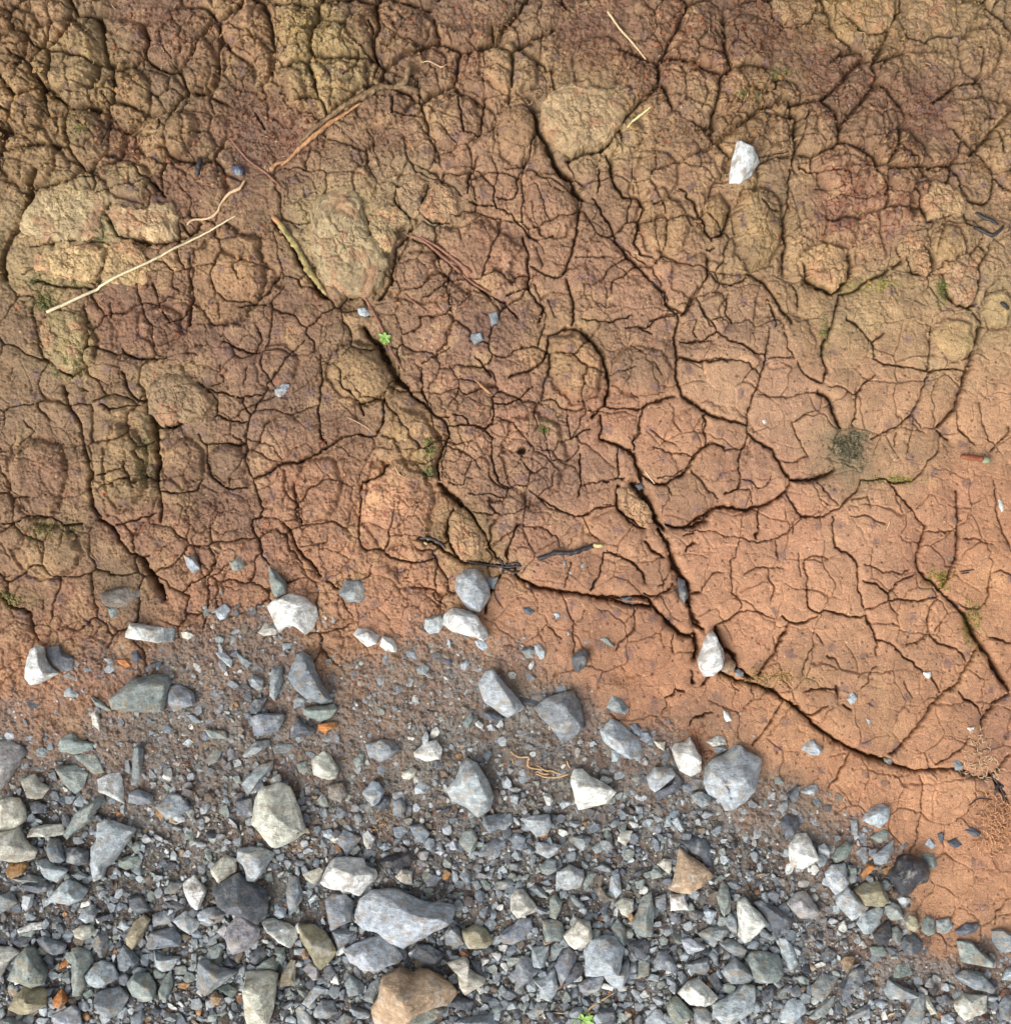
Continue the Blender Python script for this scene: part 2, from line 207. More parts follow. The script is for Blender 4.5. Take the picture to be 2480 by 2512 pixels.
# raised blocks of older crust: x, y, half width, half height, relief, turn in degrees [, r,g,b of the crust]
BLOCKS = """610,140,86,84,12,10,148,127,86;560,60,36,36,8,0,144,122,80;120,110,74,66,12,20,142,118,78;232,180,56,62,11,0,136,112,76;38,190,46,70,10,0,136,108,72;170,262,66,54,11,15,134,110,74;55,300,52,60,10,0,134,108,72;30,60,46,46,9,0,124,94,62
320,255,60,46,10,-20,132,108,72;372,125,38,58,8,0,126,98,66;700,60,48,42,8,0,120,92,64;765,108,42,34,7,0,124,96,66;960,130,58,42,8,20,136,112,78;430,520,70,88,12,10,142,108,74;240,338,58,34,9,25,152,134,92
1430,425,46,76,11,0,142,116,76;1350,400,24,38,8,0,140,112,72;1392,250,54,38,7,0,124,96,66;1478,182,30,34,7,0,128,100,68;1700,300,44,60,9,0,130,100,70;1852,95,38,48,10,0,138,112,74;1896,260,26,78,8,0,136,110,76;1800,640,46,40,7,10,176,150,100;1884,582,30,38,8,0,170,146,98
680,702,66,54,9,30,132,106,74;786,832,38,68,8,-25,142,112,76;1086,690,50,68,10,-15,144,112,76;1210,700,56,46,8,0;236,880,40,78,10,0,124,100,68;345,872,40,44,8,0,120,90,64;976,246,38,62,9,0,138,106,74;1040,382,44,62,8,-20;1250,420,46,60,8,-20,138,106,72
70,900,56,70,8,0;90,1040,60,52,8,0,128,102,70;430,872,36,34,7,0;600,920,44,60,8,0;750,950,70,86,8,0;1010,860,60,80,8,0;1160,1010,56,46,6,0;1340,830,84,70,7,0;520,690,40,44,6,0;300,610,40,36,7,0;140,650,40,50,8,0,146,126,82;860,230,46,56,6,0;900,480,76,64,7,10;800,520,66,50,7,0
540,180,40,50,8,0,128,100,68;470,120,46,50,8,0,126,98,66;1130,120,46,52,7,0,128,102,70;1240,330,40,50,7,0;1590,330,46,40,6,0;1560,500,50,44,7,0,150,122,82;1790,470,34,50,8,0,148,120,80;1640,240,40,40,6,0;1320,520,50,40,6,0;1480,640,60,50,6,0"""
# ---------------------------------------------------------------- stones: sheet, colour letter, relief, outline ; name used by its neighbours' labels
STONES = """
C W.6 490,830 580,870 620,950 570,1030 510,1080 450,1070 460,950;lone white angular stone on the upper clay
E B.4 850,40 915,30 920,80 870,105 845,70;small blue-grey chip below the thin brown twigs on the clay
B L.4 180,1800 230,1790 255,1830 230,1860 190,1840;pale blue chip in the hollow beneath the mossy clod
B B.3 950,1830 1000,1820 1010,1880 970,1907 955,1880;tiny greenish-blue flake on brown clay
D L.4 1600,370 1650,330 1690,340 1680,375 1630,420 1605,400;pale blue chip on the purplish clay plate
D L.4 1075,1340 1140,1350 1175,1430 1140,1450 1100,1410;slanting grey sliver on clay left of a smaller pale chip
D N.4 1340,1380 1410,1340 1420,1370 1440,1400 1400,1430 1360,1430;greenish-grey chip on the clay edge beside a slanting sliver
D N.6 1570,1400 1620,1440 1670,1500 1670,1560 1620,1590 1590,1560 1575,1490;pointed grey stone leaning on the notched white stone
D W.5 1560,1640 1600,1600 1640,1590 1700,1565 1790,1590 1850,1640 1860,1700 1830,1770 1790,1805 1730,1750 1680,1755 1640,1790 1600,1720;notched white stone
D L.5 1260,1660 1320,1620 1350,1660 1320,1710 1290,1720 1265,1690;
G W.5 1230,110 1340,120 1540,150 1545,230 1520,290 1420,280 1185,240 1190,190;brick-shaped white stone
G G.3 1550,150 1650,150 1640,280 1530,290;
D X.2 590,1560 700,1530 800,1520 830,1570 760,1640 650,1650 600,1620;
D N.3 630,1650 700,1640 690,1690 650,1710;
E G.5 110,1490 200,1485 225,1530 235,1590 200,1615 120,1610 80,1570;squarish grey stone
E L.6 800,1430 880,1420 920,1460 950,1530 965,1580 900,1670 850,1670 790,1600 755,1540 765,1470;egg-shaped grey stone
E G.3 920,1465 1010,1470 980,1540 950,1520;
E W.6 690,1690 740,1650 820,1660 880,1690 930,1760 950,1810 920,1830 850,1810 740,1780 690,1740;creamy white cobble
E L.4 580,1710 670,1690 695,1740 660,1790 600,1800 575,1760;
E L.3 870,1840 920,1830 950,1870 920,1900 880,1870;
E W.6 160,1800 190,1765 250,1770 310,1810 295,1860 240,1875 200,1850;white-bellied grey stone
E W.5 330,1810 390,1830 420,1880 410,1907 350,1900 315,1870;
E D.3 1720,1590 1780,1580 1830,1600 1800,1630 1750,1620;dark green stone wedged in the long curved crack
E D.2 1150,1650 1190,1640 1220,1670 1190,1690 1160,1680;
E L.2 1330,1680 1360,1675 1370,1695 1345,1710;
E N.2 1600,1830 1640,1820 1690,1880 1640,1860;flat greenish flake on smooth orange clay
E D.7 1810,930 1850,910 1865,945 1830,960;round dark pebble at the mouth of the black crack
S D.6 1280,1090 1293,1095 1300,1125 1290,1142 1280,1120;narrow slate stone standing in the vertical crack
J W.7 900,200 940,180 975,220 1000,290 1040,350 1060,440 1020,530 960,605 860,600 820,530 800,460 840,370 860,270;white pear-shaped stone
J T.6 1050,450 1110,440 1165,490 1140,560 1080,580 1030,560 1030,500;
J G.5 1140,570 1190,540 1240,570 1240,610 1170,620;
I D.7 1530,420 1600,360 1670,350 1700,420 1660,510 1590,570 1540,520;dark egg-shaped stone
J W.4 1050,930 1100,950 1125,1020 1075,1035 1050,990;small black-and-white chip on orange clay
P W.7 1090,570 1155,565 1160,610 1140,630 1090,615;tiny white cube-shaped stone beside a clay crack
P L.4 370,820 420,755 470,800 440,850 410,875;pale blue chip lying in a shallow clay dent
P L.3 550,1000 590,1010 600,1040 575,1060;small pale flake on mottled clay
P W.3 1495,1090 1570,1080 1560,1110 1520,1125;small whitish chip near the fine roots
P N.5 730,1385 780,1370 820,1410 800,1450 740,1420;grey-green pebble in the deep curved furrow
P G.4 1370,1410 1420,1390 1460,1440 1440,1490 1390,1490;
P L.3 -60,1290 20,1210 60,1200 110,1260 150,1300 100,1350 30,1345;flat pale stone pressed into orange clay
P L.5 0,1640 90,1620 105,1670 70,1730 20,1720 -60,1690;
S L.5 1625,1545 1640,1525 1662,1517 1677,1522 1676,1545 1660,1562 1640,1555;pale stone at the clay edge
O L.3 1115,265 1160,210 1220,280 1180,310;
O D.3 1310,240 1390,200 1455,265 1380,300;
O D.3 1450,125 1540,100 1620,150 1610,190 1540,180;
O D.2 1225,170 1270,150 1290,220 1260,260;
O N.4 1085,360 1150,340 1200,350 1240,450 1190,490 1120,480;
O K.6 860,390 940,350 1010,360 1080,400 1130,500 1110,590 1020,620 950,690 870,710 830,620 780,530 840,460;big glossy black stone
F W.3 1830,1010 1850,1020 1865,1070 1850,1090 1835,1060;white flake standing in reddish clay
F W.3 455,550 475,540 480,565 465,572;tiny white speck of quartz on a pink clay plate
G W.6 370,320 420,330 440,420 480,500 560,575 400,660 300,690 240,620 250,540 280,430 310,350;white fan-shaped stone
G D.3 450,340 560,310 600,390 700,430 700,540 600,560 500,510 440,420;
G N.5 1040,820 1180,700 1260,620 1380,610 1490,580 1580,600 1610,660 1560,820 1530,930 1340,940 1200,930 1060,910;broad greenish-grey stone
G B.4 1600,700 1700,680 1830,760 1840,870 1740,890 1640,930 1590,840;
G N.25 560,1190 660,1140 740,1210 870,1240 860,1290 720,1340 600,1340 510,1310;
G P.6 -60,1230 80,1210 190,1250 250,1310 200,1400 140,1500 60,1620 0,1690 -80,1650;large pinkish-grey stone
G C.6 215,1570 330,1520 380,1600 465,1650 400,1740 290,1745 250,1650;cream-and-grey block
G C.5 -60,1800 80,1740 190,1740 240,1840 250,1930 180,2010 40,2060 -60,2030;
G W.5 910,1570 1000,1530 1110,1515 1140,1570 1165,1810 1030,1740 940,1670;white shark-tooth stone
G G.3 1235,1300 1310,1230 1340,1300 1300,1640 1220,1640;
G N.2 540,1450 700,1440 820,1520 780,1650 700,1700 580,1600;
G N.2 680,1350 890,1340 970,1510 880,1530 760,1450;
G B.4 1470,1830 1600,1700 1700,1720 1790,1830 1700,1907 1560,1930;
G B.4 1210,1700 1290,1660 1440,1720 1420,1800 1290,1810 1210,1790;
G N.4 700,1900 820,1800 960,1730 980,1790 900,1860 880,1940 750,2040 640,2120 600,2090;
G D.4 270,1790 340,1780 440,1820 420,1890 300,1890;
G G.3 345,1290 400,1265 450,1300 430,1365 350,1355;
G C.3 850,960 900,920 930,1000 930,1130 860,1060;
G N.3 850,790 950,840 1040,920 1000,930 900,880;
G L.3 600,740 650,700 740,780 720,805 600,800;
G D.3 1230,390 1290,360 1340,440 1260,480;
G D.3 1410,490 1520,460 1530,500 1420,530;
G O.3 1100,450 1190,440 1230,500 1190,530 1130,490;
G C.4 1700,190 1760,180 1835,215 1770,260 1720,240;
H B.5 870,400 940,380 1000,420 1050,560 1140,720 1220,830 1200,860 1100,870 960,810 860,720 790,610 850,480;tall banded blue-grey stone
H G.5 640,520 740,510 740,650 700,780 670,840 620,790 620,640;
H B.4 440,980 530,955 620,960 740,960 760,1000 700,1110 580,1150 480,1160 460,1080;
H D.5 880,985 940,1040 1050,1110 1000,1170 810,1180 820,1080;
H N.4 930,900 1030,890 1220,870 1260,910 1190,990 1090,1030 940,970;
H B.4 830,830 880,770 970,830 940,880 840,915;
H O.5 1070,1060 1170,1035 1245,1035 1250,1080 1170,1110 1150,1150 1070,1100;bright orange stone
H D.4 430,880 480,820 590,810 560,900 500,960 440,950;
H C.5 1010,1380 1120,1300 1190,1350 1265,1480 1240,1560 1170,1575 1030,1530;pale ridged stone
H B.4 1510,1240 1660,1200 1780,1210 1830,1290 1750,1370 1640,1410 1540,1350;smooth lilac-grey stone
H N.4 870,1430 960,1400 1000,1460 940,1530 890,1500;
H N.4 1390,1400 1460,1330 1500,1340 1490,1430 1430,1480;
H L.6 1490,1690 1580,1580 1640,1600 1690,1680 1640,1780 1590,1810 1530,1760;
S C.5 487,1500 500,1483 530,1474 550,1483 565,1520 578,1563 560,1577 523,1593 497,1565 478,1548;big cream trapezoid stone
H L.3 110,380 180,370 270,450 270,530 200,490;
H G.3 310,370 380,430 450,480 410,540 330,450;
H G.3 360,1350 480,1220 620,1205 610,1250 500,1330 380,1370;
H G.4 640,1270 700,1230 830,1240 840,1290 760,1330 660,1330;
H C.3 500,200 580,100 680,170 670,220 560,230;
H G.2 360,1620 400,1560 520,1440 650,1400 640,1480 540,1570 420,1720;
H X.3 1165,1620 1300,1600 1350,1700 1290,1780 1170,1740;
H D.3 310,1760 460,1740 470,1907 320,1907;
H G.3 30,1380 90,1300 170,1310 150,1400 40,1450;
H G.4 420,640 460,590 560,640 560,720 510,740 440,690;
H N.3 0,1100 200,1120 220,1190 60,1190;
H D.5 1610,1820 1710,1720 1760,1780 1700,1850 1640,1860;
H B.5 1770,1760 1850,1740 1900,1830 1860,1907 1780,1907;
H G.3 90,240 150,220 200,250 180,300 120,290;
H G.3 730,300 830,290 830,340 740,370;
I L.6 730,560 800,540 850,610 950,720 1090,890 1040,940 930,1000 830,920 720,840 680,740 660,670;pale kite-shaped stone
I G.5 1180,900 1290,810 1420,770 1550,740 1600,830 1640,1000 1650,1090 1560,1180 1440,1230 1340,1080 1230,970;big grey arrowhead stone
I W.4 70,1310 170,1220 270,1200 320,1280 310,1370 180,1395 80,1350;
I G.4 1060,360 1150,330 1190,370 1180,430 1110,440;
I L.4 1180,310 1240,300 1290,370 1280,430 1240,450 1200,380;
I L.3 490,490 560,450 580,490 540,550 500,540;
I N.3 520,1030 590,950 610,1000 570,1090 520,1070;
I W.4 630,1040 670,1020 710,1060 700,1100 640,1070;
I L.5 380,1650 460,1540 500,1430 560,1380 650,1420 740,1560 800,1720 770,1830 660,1890 560,1810 430,1760;bulky blue-grey stone
I L.5 70,1640 120,1585 180,1620 175,1700 70,1710;
I C.5 0,1480 50,1450 95,1480 70,1530 20,1570 -40,1560 -50,1500;
I D.4 710,930 820,940 900,1010 830,1030 730,1000;
I G.3 80,540 150,490 210,520 180,600 100,590;
I D.3 340,440 400,420 420,480 370,510;
I B.3 700,1350 760,1290 790,1330 740,1410;
I W.5 1530,1580 1560,1480 1640,1480 1720,1560 1830,1600 1940,1680 1860,1780 1700,1830 1600,1850 1560,1700;white molar-shaped stone
J L.5 -110,1110 0,1000 120,1080 230,1170 290,1290 250,1360 170,1380 60,1310 -60,1230;long pale stone sunk in mud
J G.3 0,790 60,800 160,910 140,960 40,950 -40,900;
J B.4 160,1060 230,1050 290,1110 270,1170 210,1140;
J B.4 270,1130 340,1120 380,1180 330,1230 270,1200;
J C.4 400,1215 500,1220 490,1300 430,1270;
J W.6 560,1290 600,1240 690,1220 730,1180 780,1270 840,1380 830,1500 740,1540 630,1480 590,1390;white gem-shaped stone
J W.5 880,1220 1000,1160 1050,1180 1080,1240 940,1260;
J G.4 960,1270 1060,1260 1080,1290 1010,1340 960,1320;
J L.6 1150,1250 1200,1250 1290,1310 1380,1370 1370,1480 1320,1640 1220,1730 1100,1840 1060,1850 1000,1760 900,1690 865,1580 880,1460 950,1370 1040,1350;large light grey boulder
J L.5 320,1540 400,1450 560,1460 590,1520 520,1590 400,1680 350,1640;
J D.3 410,1680 560,1610 600,1510 660,1590 640,1650 500,1740 430,1770;
J G.5 740,1700 820,1680 920,1720 930,1790 840,1830 760,1780;
J B.4 660,1620 720,1600 790,1660 740,1700 670,1690;
J D.4 1650,1720 1720,1640 1770,1640 1740,1760 1700,1800;
J B.4 1540,1860 1570,1790 1660,1760 1650,1850 1590,1907;
J L.4 0,1290 60,1300 90,1340 50,1400 0,1400;
K C.6 -80,150 100,130 190,100 240,230 350,320 320,390 170,410 60,380 0,300 -80,300;cream stone with a jagged top
K C.5 270,180 290,120 400,90 560,85 590,150 570,180 400,195;
K U.6 65,490 110,430 220,420 265,450 220,530 130,560 80,540;rust-brown pebble
K B.6 430,260 460,210 540,220 600,400 560,430 480,430 440,340;
K D.4 580,310 700,300 810,330 800,440 700,460 610,430;
K L.5 840,290 890,220 900,80 960,50 1040,70 1240,130 1200,190 1110,330 1040,420 960,480 950,560 870,580 845,440;tall blue-grey fang-shaped stone
K L.5 340,420 420,400 520,460 620,500 580,560 530,615 440,560 380,480;
K L.6 430,780 520,680 620,590 740,640 800,690 780,740 640,820 540,790;wedge stone with one white face
K G.4 650,550 730,520 820,570 720,600;
K D.4 200,640 400,600 500,640 480,690 360,710 260,690;
K G.3 100,580 200,570 260,540 440,590 300,600 170,610;
K L.5 210,740 310,720 300,820 240,880 200,830;
K G.4 0,740 100,700 150,800 80,860 0,900 -60,850;
K N.4 1200,280 1240,240 1310,240 1300,310 1240,360 1210,320;
K N.3 1080,410 1200,370 1300,390 1270,470 1150,500 1090,470;
K W.6 1680,620 1780,550 1880,680 1880,700 1820,860 1740,820 1700,720;white diamond-shaped stone
K B.4 1390,920 1500,880 1600,900 1560,990 1400,1020;
K L.5 1580,960 1700,880 1830,980 1800,1040 1740,1090 1650,1030;
K B.5 1330,1220 1380,1080 1580,1030 1660,1120 1640,1200 1480,1210;blue-grey half-moon stone
K L.4 1400,1250 1500,1300 1640,1310 1560,1420 1470,1440 1420,1380;
K N.6 100,1480 170,1300 250,1200 330,1210 380,1340 440,1430 420,1520 300,1550 200,1510;greenish triangular boulder
K C.5 -60,1200 100,1210 185,1250 100,1320 20,1470 -60,1500;
K B.5 330,1140 400,1110 600,1190 590,1250 490,1280 380,1230;
K C.6 670,1060 740,1010 840,1010 865,1060 820,1120 760,1140 690,1110;
K G.5 830,1150 900,1090 980,1110 990,1200 950,1290 860,1240;
K N.5 650,1240 720,1215 830,1260 850,1340 800,1420 790,1560 740,1640 680,1650 660,1400;long bone-like stone
K L.5 780,1460 860,1370 930,1330 1040,1370 1085,1480 960,1550 890,1585 830,1530;
K B.5 1070,1290 1130,1190 1200,1240 1270,1330 1210,1390 1090,1370;
K Y.5 1150,1120 1230,980 1310,920 1370,960 1330,1060 1260,1180 1210,1220 1160,1180;olive slab
K L.6 720,940 760,870 840,820 890,890 860,960 800,980;
K D.4 870,930 1030,900 1040,950 900,970;
K N.5 1150,1540 1250,1440 1360,1450 1420,1560 1420,1670 1310,1700 1230,1640;
K G.6 870,1640 960,1590 1100,1560 1180,1650 1130,1760 1010,1850 930,1800;grey heart-shaped stone
K Y.5 90,1760 150,1650 230,1570 340,1570 440,1600 430,1720 320,1780 200,1810;ochre knobbly stone
K O.6 480,1700 560,1590 620,1690 560,1770 490,1750;
K L.6 480,1830 580,1780 660,1740 720,1790 740,1900 600,1950 510,1920;
K O.4 520,1410 570,1330 640,1300 630,1370 560,1410;
K N.4 1450,1600 1500,1480 1560,1430 1580,1560 1530,1680 1460,1680;
K G.4 540,1490 620,1430 670,1540 600,1540;
K W.4 160,1050 280,990 390,980 380,1040 290,1060 170,1080;
K D.4 130,1140 280,1090 320,1110 200,1210 130,1180;
K L.4 1060,1040 1110,960 1190,1030 1130,1070;
K D.4 1180,740 1300,740 1380,870 1250,900 1190,830;
K G.4 1500,690 1560,615 1660,630 1650,670 1600,720 1510,720;
K P.4 1480,750 1600,730 1610,770 1500,790;
K D.4 1520,800 1640,790 1690,840 1600,890 1530,850;
K G.5 0,1870 100,1850 300,1907 200,1990 0,1990;
K B.4 1200,1850 1300,1770 1330,1850 1280,1940 1200,1930;
K N.4 740,1640 830,1590 850,1640 800,1680;
K L.5 1785,900 1907,850 1960,900 1980,960 1900,1000 1820,960;
L C.6 70,480 200,360 310,400 300,500 150,600 90,540;
L L.6 320,380 330,310 440,280 540,290 650,340 560,500 480,600 420,570 380,440;pale shield-shaped stone
L D.6 110,660 240,560 330,530 480,620 570,690 600,800 570,900 500,960 420,900 230,870 150,800;big streaked slate-blue stone
L L.5 640,900 680,830 760,850 750,920 690,940;
L W.6 530,960 640,940 760,980 850,1040 860,1110 800,1190 700,1140 590,1060;white teardrop stone
L P.6 210,1110 240,1000 320,910 420,930 520,1030 510,1110 400,1220 280,1250 240,1200;
L G.5 0,860 100,840 190,900 170,960 60,1010 -30,990;
L B.4 760,680 790,540 860,560 900,680 900,760 850,850 790,910 770,800;
L W.6 1070,600 1190,390 1330,380 1460,390 1490,460 1570,490 1580,550 1500,630 1420,720 1260,670 1110,640;large white chunky stone
L C.4 900,530 1060,480 1100,500 1030,630 970,610;
L B.5 1120,760 1180,720 1300,720 1370,790 1350,960 1170,1030 1140,900;
S L.5 672,1725 685,1693 705,1680 735,1676 775,1690 810,1705 855,1707 850,1730 800,1760 760,1778 735,1770 712,1750 690,1748 677,1740;largest blue-grey boulder
L Y.5 880,990 1000,1000 1110,1060 1160,1120 1215,1230 1180,1290 1070,1390 1020,1330 960,1200 900,1120;mottled ochre slab
L B.4 1170,1050 1300,1040 1380,1060 1310,1170 1230,1230 1180,1120;
L L.5 1280,1220 1400,1160 1620,1100 1740,1180 1810,1290 1760,1340 1600,1400 1450,1400 1350,1310;pale fish-shaped stone
S Q.7 706,1893 718,1870 725,1838 755,1822 780,1838 790,1828 810,1824 850,1850 860,1870 845,1885 800,1895 760,1930 715,1925;big sandy-orange rock
L C.6 370,1600 400,1440 480,1420 620,1400 680,1450 660,1600 640,1750 600,1900 420,1890 390,1750;tall cream-sided stone
L N.5 480,1400 560,1320 640,1290 680,1340 670,1410 590,1400;
L D.5 420,1260 520,1200 590,1250 560,1310 480,1370 430,1330;
L N.5 650,1200 740,1210 750,1300 720,1370 690,1330;
L Y.4 710,1450 800,1320 840,1330 840,1540 700,1550;
L P.5 915,1400 970,1340 1050,1360 1060,1480 1010,1510;
L B.5 1090,1400 1160,1360 1200,1440 1180,1510 1110,1490;
L L.5 900,1720 1020,1550 1110,1590 1020,1680 960,1760;
L G.5 1010,1790 1080,1690 1190,1700 1220,1800 1120,1860 1020,1840;
L G.5 1290,1530 1340,1460 1460,1540 1450,1630 1330,1650;
L G.4 1450,1680 1530,1530 1610,1480 1620,1580 1550,1720;
L B.5 1340,1720 1420,1770 1500,1790 1520,1830 1430,1860 1360,1800;
L T.6 50,1660 110,1610 170,1660 140,1730 70,1730;
L N.5 120,1580 220,1550 310,1600 260,1680 210,1630;
L L.5 200,1860 240,1780 290,1830 260,1870;
L D.5 170,1360 220,1310 300,1350 280,1390 200,1390;
L G.5 320,1400 380,1360 400,1420 360,1490 320,1450;
L G.5 -40,1330 40,1330 150,1390 310,1420 180,1530 30,1620 -60,1560;
L G.4 840,1790 880,1750 950,1800 1030,1907 860,1907;
L W.5 1460,170 1500,140 1570,200 1530,300 1490,300 1465,240;
L B.3 1180,230 1280,130 1440,200 1400,260 1310,370 1270,290;
L K.5 1600,420 1700,370 1907,320 1900,440 1780,480 1640,470;long black slate
L C.5 1750,560 1810,490 1900,520 1907,640 1820,620;
L L.4 1590,280 1660,250 1710,300 1650,320;
L L.4 1605,360 1650,330 1700,340 1640,390;
L L.4 1090,140 1160,120 1200,180 1140,210 1100,190;
L C.4 1140,210 1210,170 1250,210 1200,255;
L P.4 110,1060 210,970 240,1000 200,1100 210,1150;
L N.5 30,1230 130,1180 190,1200 150,1300 80,1310;
L G.5 1200,1900 1290,1810 1360,1850 1320,1950 1220,1950;
L T.5 890,1250 930,1220 970,1250 960,1300 910,1310;
M B.4 690,80 700,0 940,-20 960,60 900,120 800,110 740,140;
M L.5 1030,30 1130,0 1290,-10 1305,80 1270,170 1180,180 1100,110;
M N.5 475,230 520,130 590,120 640,200 620,300 570,340 500,290;
M B.4 640,340 700,270 800,210 890,230 900,290 750,360 660,380;
M B.5 930,210 990,150 1080,200 1050,280 980,280;
M L.5 1170,290 1200,250 1320,260 1400,280 1360,340 1280,390 1190,340;
M G.4 1500,210 1600,190 1680,210 1650,290 1590,340 1530,280;
M G.4 1680,300 1750,250 1810,290 1770,340 1720,360;
M G.4 1205,470 1280,400 1350,410 1365,500 1290,540 1230,530;
M L.4 1370,520 1480,460 1600,510 1610,570 1570,660 1450,680 1350,640;speckled blue-grey slab
M N.4 1600,640 1650,520 1730,540 1690,620 1620,690;
M G.4 1700,490 1780,450 1850,480 1885,530 1780,520;
M B.4 20,100 130,80 200,160 160,250 80,240;
M L.4 340,280 420,220 480,310 400,320;
M L.4 250,340 310,300 350,330 300,370;
M L.4 540,360 600,340 630,380 580,400;
M B.5 470,560 520,480 580,530 580,610 540,640;
M B.2 160,600 220,540 310,580 260,650 170,660;
M G.4 780,680 820,610 940,590 990,640 900,680 820,700;
M C.6 950,740 1000,680 1060,680 1180,840 1170,880 1000,930 940,860;cream-green boot-shaped stone
M G.4 1110,680 1170,640 1240,680 1285,760 1200,750;
M N.5 1300,760 1350,720 1410,790 1400,860 1350,950 1300,920;
M G.4 1480,740 1520,730 1620,830 1590,870 1510,800;
M X.4 1700,680 1760,640 1830,740 1890,770 1800,810;
M Y.6 495,1060 620,1010 700,1040 780,1150 720,1210 560,1210 520,1140;speckled khaki stone
M B.5 340,1080 400,1000 470,1040 515,1160 440,1210 350,1170;
M B.3 850,1080 920,1030 980,1000 1020,950 1120,950 1140,1040 1060,1130 960,1190 870,1170;
M N.5 1230,960 1330,950 1410,980 1430,1060 1400,1140 1260,1140 1240,1060;
M C.6 1420,1090 1560,950 1660,970 1670,1060 1680,1100 1620,1190 1520,1200 1460,1160;cream rounded-off stone
M L.6 1135,1210 1290,1190 1280,1300 1220,1390 1140,1370;pale square stone
M B.5 1000,1300 1050,1290 1130,1310 1140,1370 1200,1400 1100,1530 980,1600 990,1440;
M G.4 1310,1210 1360,1160 1430,1180 1330,1350 1305,1290;
M B.5 1350,1360 1400,1270 1470,1210 1540,1280 1530,1330 1500,1400 1400,1560 1370,1470;
M D.5 1440,1450 1540,1340 1610,1370 1590,1460 1500,1520 1430,1560;
S L.6 1103,1790 1115,1771 1140,1763 1163,1768 1175,1785 1172,1808 1165,1832 1140,1833 1105,1836 1105,1815;big pale-edged block
M L.6 1135,1490 1230,1480 1340,1400 1370,1560 1350,1640 1290,1700 1220,1660 1200,1560;
M C.6 370,1340 520,1290 560,1340 560,1410 700,1490 690,1520 530,1630 480,1550 460,1440;cream stone with a hooked corner
M D.4 570,1330 660,1350 700,1480 610,1440;
M W.5 750,1260 850,1270 860,1300 830,1340 780,1300;
M L.5 690,1000 760,940 800,980 760,1060;
M D.4 30,1280 90,1180 200,1180 330,1270 300,1330 250,1390 130,1340;
M D.5 240,1670 430,1640 600,1700 570,1790 430,1740 260,1710;
M N.5 10,1850 90,1760 200,1700 350,1740 340,1800 200,1890 20,1907;
M B.5 430,1880 560,1840 780,1810 800,1910 620,1980 440,1960;
M G.5 820,1600 860,1550 910,1590 890,1650 840,1650;
M N.5 770,1760 830,1720 870,1760 850,1810 790,1810;
M G.4 1090,1810 1180,1720 1280,1710 1270,1770 1180,1850 1110,1850;
M G.4 1020,1770 1080,1700 1120,1720 1070,1800;
M B.4 1560,1540 1680,1480 1790,1470 1760,1580 1640,1650 1580,1610;
M D.5 1740,1780 1880,1760 1907,1907 1750,1907;
N L.5 -80,1440 60,1390 150,1320 170,1430 100,1570 30,1560 -40,1510;
N L.4 480,110 500,10 540,0 550,100;
N L.4 540,50 590,0 640,60 660,140 600,120;
N D.6 1550,50 1600,0 1700,30 1710,120 1660,190 1590,230 1560,150;
N W.6 1620,280 1700,170 1780,160 1830,250 1885,380 1860,430 1740,480 1640,460 1620,360;white bell-shaped stone
N Q.5 520,660 570,560 600,400 620,300 700,360 800,430 880,490 915,550 820,630 700,680 600,690;tan triangular stone
N C.5 415,450 480,400 550,410 550,490 530,540 470,490;
N N.5 950,720 1010,600 1060,650 1090,780 1080,870 1020,920 980,820;
N W.6 1140,850 1150,770 1210,740 1260,810 1340,870 1400,950 1380,1000 1250,1120 1200,1130 1150,1080 1150,940;white flame-shaped stone
N D.5 1290,790 1350,770 1500,830 1640,930 1600,1040 1480,1090 1430,960;
N P.5 1590,790 1680,710 1760,690 1840,790 1880,870 1820,940 1720,930 1640,850;lilac-grey faceted stone
N N.5 240,870 270,760 360,700 380,830 370,1060 310,1110 220,1060 180,960;tall grey-green oval stone
N C.5 30,820 100,760 200,780 200,880 150,930 100,910;
N L.4 0,560 70,540 90,700 40,770 -20,700;
N W.5 530,720 650,710 700,850 620,860 540,860;
N B.5 400,750 490,710 500,850 450,870 400,820;
N D.2 630,230 750,200 860,220 900,300 920,470 860,450 800,380 700,340;
N G.4 790,1080 900,1020 1060,1000 1080,1050 1000,1130 880,1165;
N L.5 630,1130 720,1120 850,1190 830,1230 690,1260;
N G.5 985,1160 1060,1120 1150,1150 1230,1220 1180,1300 1050,1230;
N G.5 1000,1420 1120,1290 1230,1390 1300,1480 1250,1520 1080,1520;flat grey triangle
N N.6 1220,1310 1270,1240 1400,1230 1520,1270 1560,1410 1500,1490 1400,1520 1310,1510 1270,1390;broad grey-green block
N L.4 1500,1140 1590,1120 1650,1200 1700,1350 1630,1430 1560,1290;
N D.5 170,1160 310,1130 340,1190 300,1310 230,1290;
N N.5 250,1310 350,1310 340,1460 240,1480;
N B.5 380,1330 430,1240 500,1230 590,1370 570,1430 480,1400 400,1400;
N G.4 690,1360 880,1300 900,1400 850,1460 720,1420;
N B.5 885,1270 930,1220 970,1260 980,1350 950,1380;
N W.7 610,1620 700,1520 800,1490 960,1650 930,1700 850,1740 700,1700;bright white lozenge stone
N N.6 500,1750 530,1680 590,1640 740,1800 720,1850 620,1907 560,1880;
N L.6 920,1720 1100,1620 1200,1540 1290,1550 1300,1660 1280,1760 1080,1900 1000,1870 920,1800;big grey stone with a cream stripe
N B.4 740,1760 850,1750 910,1810 910,1907 760,1907;
N L.4 310,1870 400,1770 450,1780 520,1907 320,1930;
N L.4 1560,1770 1620,1690 1740,1690 1770,1790 1650,1907 1520,1880;
N D.5 1380,1600 1480,1540 1500,1640 1430,1710 1370,1690;
